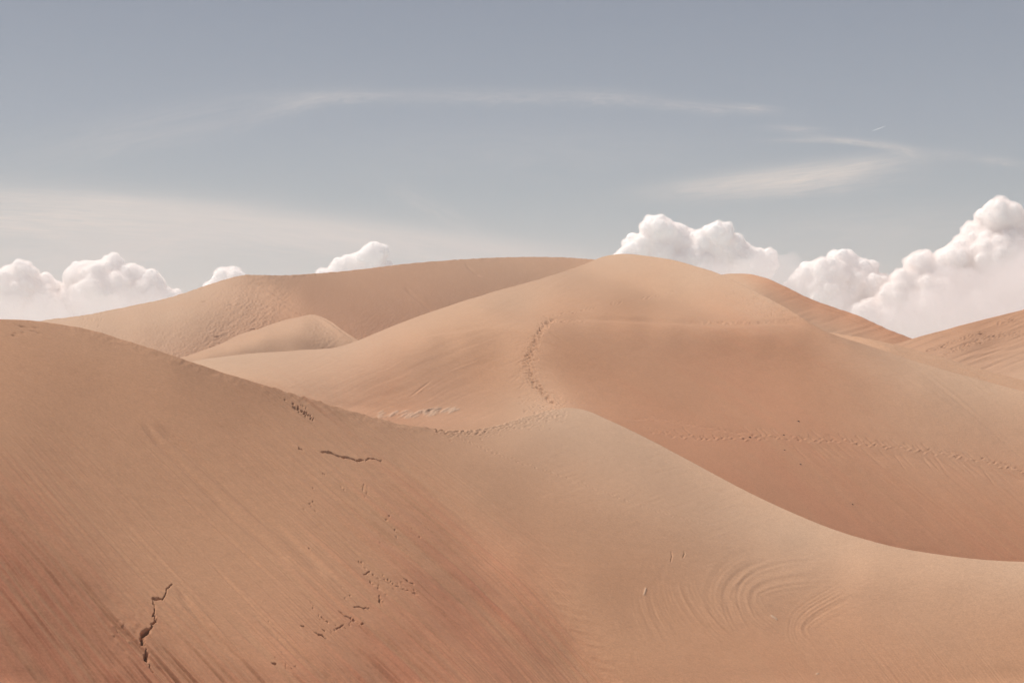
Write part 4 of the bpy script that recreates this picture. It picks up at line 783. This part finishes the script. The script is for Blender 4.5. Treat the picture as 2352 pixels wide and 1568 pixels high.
# ================================================================== dark clods on the slip face
def surf_point(s, px, py):
    L = float(s.ev(np.array([float(px)]), np.array([float(py)]))[0]); D = math.exp(L)
    return Vector(((px - CX) / F * D, D, (CY - py) / F * D)), D
Z6 = lambda x, y: ((1300 + x / 2.0909) * .98, (850 + y / 2.0909) * .98)
for i, (x, y, r, lab) in enumerate([(957, 364, 2.6, 'dark clod lodged in the footprint track on the slip face'), (1123, 353, 2.2, 'small dark clod just above the footprint track on the slip face'), (1195, 286, 2.8, 'dark clod lying highest above the footprint track'),
        (1127, 427, 2.0, 'dark clod a little below the footprint track'), (1205, 497, 2.4, 'dark clod farther below the track, at the end of a short furrow'), (1460, 692, 1.8, 'lowest dark clod on the shaded slip face')]):
    px, py = Z6(x, y); p, D = surf_point(B, px, py)
    bm = bmesh.new(); bmesh.ops.create_icosphere(bm, subdivisions=2, radius=1); rg = random.Random(i)
    for v in bm.verts: v.co *= (1 + .28 * rg.uniform(-1, 1)); v.co.x *= 1.5; v.co.z *= .75
    R = r * .72 * D / F
    bmesh.ops.scale(bm, vec=(R, R, R), verts=bm.verts)
    me = bpy.data.meshes.new('sand_clod'); bm.to_mesh(me); bm.free()
    o = link('sand_clod', me, M_CLOD, label=lab, category='clod', group='dark clods on the slip face'); o.location = p; o.rotation_euler = (0, .3, rg.uniform(-.5, .5))
# ================================================================== cumulus clouds far beyond the dunes
bm = bmesh.new(); bmesh.ops.create_icosphere(bm, subdivisions=3, radius=1)
ICO_V = np.array([v.co[:] for v in bm.verts]); ICO_F = np.array([[v.index for v in f.verts] for f in bm.faces]); bm.free()
def cloud(label, blobs, dist=7000.0, seed=1, kids=26, grand=15, vox=2.3, skin=4.2, thin=False):
    r = np.random.RandomState(seed); k = dist / F; out = []
    for px, py, rp in blobs:
        c = np.array([(px - CX) * k, r.uniform(-.5, .5) * rp * k, (CY - py) * k]); R = rp * k
        out.append((c, R))
        n1 = int(kids * min(1.6, max(.6, rp / 45)))
        for _ in range(n1):
            d = r.randn(3); d /= np.linalg.norm(d); d[2] = abs(d[2]) * .9 - .15; d /= np.linalg.norm(d)
            R1 = R * r.uniform(.20, .46); c1 = c + d * (R - R1 * .45); out.append((c1, R1))
            for _ in range(grand):
                e = r.randn(3) + d * .8; e /= np.linalg.norm(e)
                R2 = R1 * r.uniform(.22, .45); c2 = c1 + e * (R1 - R2 * .3); out.append((c2, R2))
    C_ = np.array([o[0] for o in out]); R_ = np.array([o[1] for o in out])
    V = (ICO_V[None] * R_[:, None, None] + C_[:, None]).reshape(-1, 3)
    nv = len(ICO_V); Fc = (ICO_F[None] + (np.arange(len(out)) * nv)[:, None, None]).reshape(-1, 3)
    if thin:                                     # a bank with no dense body, only vapour
        R_ = R_ * 1.0
    me = bpy.data.meshes.new('cloud'); me.vertices.add(len(V)); me.vertices.foreach_set('co', V.astype(np.float32).ravel())
    me.loops.add(Fc.size); me.loops.foreach_set('vertex_index', Fc.astype(np.int32).ravel())
    me.polygons.add(len(Fc)); me.polygons.foreach_set('loop_start', np.arange(0, Fc.size, 3, dtype=np.int32)); me.polygons.foreach_set('loop_total', np.full(len(Fc), 3, np.int32))
    me.update()
    o = link('cloud', me, M_THIN if thin else M_CLOUD, label=label, category='cloud', group='cumulus clouds beyond the dunes'); o.location = (0, dist, 0)
    m = o.modifiers.new('union', 'REMESH'); m.mode = 'VOXEL'; m.voxel_size = vox * k * (1 if QUALITY else 1.6); m.use_smooth_shade = True
    q = o.modifiers.new('soften', 'SMOOTH'); q.factor = .5; q.iterations = 1
    if thin:
        m.voxel_size = 4 * k; q.iterations = 4; return o
    # a thin ragged skin of vapour round the dense body
    big = np.array([c_r[1] > 5.5 * k for c_r in out]); sel = np.where(big)[0]
    V2 = (ICO_V[None] * (R_[sel] + skin * k)[:, None, None] + C_[sel][:, None]).reshape(-1, 3)
    F2 = (ICO_F[None] + (np.arange(len(sel)) * nv)[:, None, None]).reshape(-1, 3)
    m2 = bpy.data.meshes.new('vapour'); m2.vertices.add(len(V2)); m2.vertices.foreach_set('co', V2.astype(np.float32).ravel())
    m2.loops.add(F2.size); m2.loops.foreach_set('vertex_index', F2.astype(np.int32).ravel())
    m2.polygons.add(len(F2)); m2.polygons.foreach_set('loop_start', np.arange(0, F2.size, 3, dtype=np.int32)); m2.polygons.foreach_set('loop_total', np.full(len(F2), 3, np.int32)); m2.update()
    v = link('vapour', m2, M_VAP, parent=o); m = v.modifiers.new('union', 'REMESH'); m.mode = 'VOXEL'; m.voxel_size = 3.2 * k
    tx = bpy.data.textures.new('ragged', 'CLOUDS'); tx.noise_scale = 16 * k; tx.noise_depth = 4
    d = v.modifiers.new('ragged', 'DISPLACE'); d.texture = tx; d.strength = 9 * k; d.mid_level = .55; d.texture_coords = 'LOCAL'
    return o
cloud('tall white cumulus rising behind the peak of the main dune', [(1515,535,36),(1470,575,36),(1440,600,30),(1560,560,42),(1610,575,42),(1645,545,32),(1650,590,50),(1530,600,60),(1700,600,44),(1740,610,40),(1590,620,60),(1420,610,22),(1690,565,22)], seed=2)
cloud('faint flat shelf of cloud trailing right of the tall cumulus', [(1760,625,48),(1800,630,44),(1720,640,40),(1840,650,40),(1790,670,50),(1700,650,50),(1640,650,50)], 6500, seed=3, kids=14, grand=7, thin=True)
cloud('cumulus with a single turret between the two right dunes', [(1940,605,30),(1860,630,28),(1900,640,42),(1985,630,34),(1950,660,55),(1840,655,30),(2000,665,36),(1900,690,60),(2000,710,60),(1820,665,20)], seed=4)
cloud('huge cumulus tower at the right edge of the sky', [(2290,505,42),(2330,545,50),(2250,560,40),(2280,600,60),(2200,600,42),(2120,610,32),(2160,640,50),(2080,655,34),(2230,660,70),(2340,640,90),(2050,690,34),(2130,710,70),(2230,740,80),(2340,740,90),(2400,600,80),(2060,740,50),(1990,740,44)], 6800, seed=5, skin=6.0)
cloud('broad low cumulus bank left of centre, above the left dune', [(250,630,38),(200,640,40),(300,640,34),(345,655,30),(240,680,60),(330,700,50),(370,680,22),(180,690,44),(400,690,22),(280,730,60)], seed=6)
cloud('low cumulus cut off by the left edge of the photo', [(55,640,34),(15,650,34),(100,665,32),(40,690,60),(110,710,50),(-30,660,40),(140,720,36)], seed=7)
cloud('small cloud tuft peeking over the left dune shoulder', [(520,645,30),(545,640,18),(500,665,28),(530,670,30)], 7300, seed=8)
cloud('small cumulus standing behind the long left dune crest', [(855,590,28),(875,578,16),(820,612,30),(780,630,30),(850,630,38),(890,618,14),(750,640,22)], seed=9)
cloud('pale hazy cloud base spreading low at the right, under the cumulus tower', [(2060,750,60),(2140,730,70),(2230,700,90),(2320,690,100),(2400,660,110),(2000,740,45),(1930,715,40),(2280,760,90)], 6200, seed=12, kids=14, grand=5, thin=True)
cloud('pale hazy cloud base just above the left dune crest', [(20,730,50),(100,720,50),(190,720,55),(280,715,50),(360,700,36),(-50,720,60)], 6200, seed=13, kids=14, grand=5, thin=True)
# a short aircraft trail, high in the sky
p0 = Vector(((2004 - CX) / F * 9000, 9000, (CY - 301) / F * 9000)); p1 = Vector(((2038 - CX) / F * 9000, 9050, (CY - 287) / F * 9000))
bm = bmesh.new(); ring = []
ax = (p1 - p0).normalized(); s1 = ax.cross(Vector((0, 1, 0))).normalized(); s2 = ax.cross(s1)
for i in range(9):
    f = i / 8; q = p0.lerp(p1, f); R = .8 * (.25 + math.sin(math.pi * min(.95, f + .05)) ** .7)
    ring.append([bm.verts.new(q + (s1 * math.cos(a) + s2 * math.sin(a)) * R) for a in [j * math.pi / 3 for j in range(6)]])
for a, b in zip(ring, ring[1:]):
    for j in range(6): bm.faces.new((a[j], a[(j + 1) % 6], b[(j + 1) % 6], b[j]))
bm.faces.new(ring[0][::-1]); bm.faces.new(ring[-1])
me = bpy.data.meshes.new('contrail'); bm.to_mesh(me); bm.free()
M_TR, T_ = new_mat('ice_trail'); T_.new('ShaderNodeOutputMaterial', ins={0: T_.new('ShaderNodeBsdfTranslucent', ins={'Color': (.95, .95, .95, 1)}).outputs[0]})
link('contrail', me, M_TR, label='short thin white aircraft trail in the blue sky at upper right', category='contrail')

# ================================================================== dry dusty air between the camera and the far dunes
bm = bmesh.new(); bmesh.ops.create_cube(bm, size=1.0); bmesh.ops.scale(bm, vec=(3700, 3700, 95), verts=bm.verts); bmesh.ops.translate(bm, vec=(0, 0, 21.5), verts=bm.verts)
me = bpy.data.meshes.new('haze'); bm.to_mesh(me); bm.free()
M_HZ, H_ = new_mat('dusty_air'); H_.new('ShaderNodeOutputMaterial', ins={'Volume': H_.new('ShaderNodeVolumePrincipled', ins={'Color': (.93, .905, .90, 1), 'Density': 0.00042, 'Anisotropy': 0.2}).outputs[0]})
link('haze', me, M_HZ, kind='stuff')
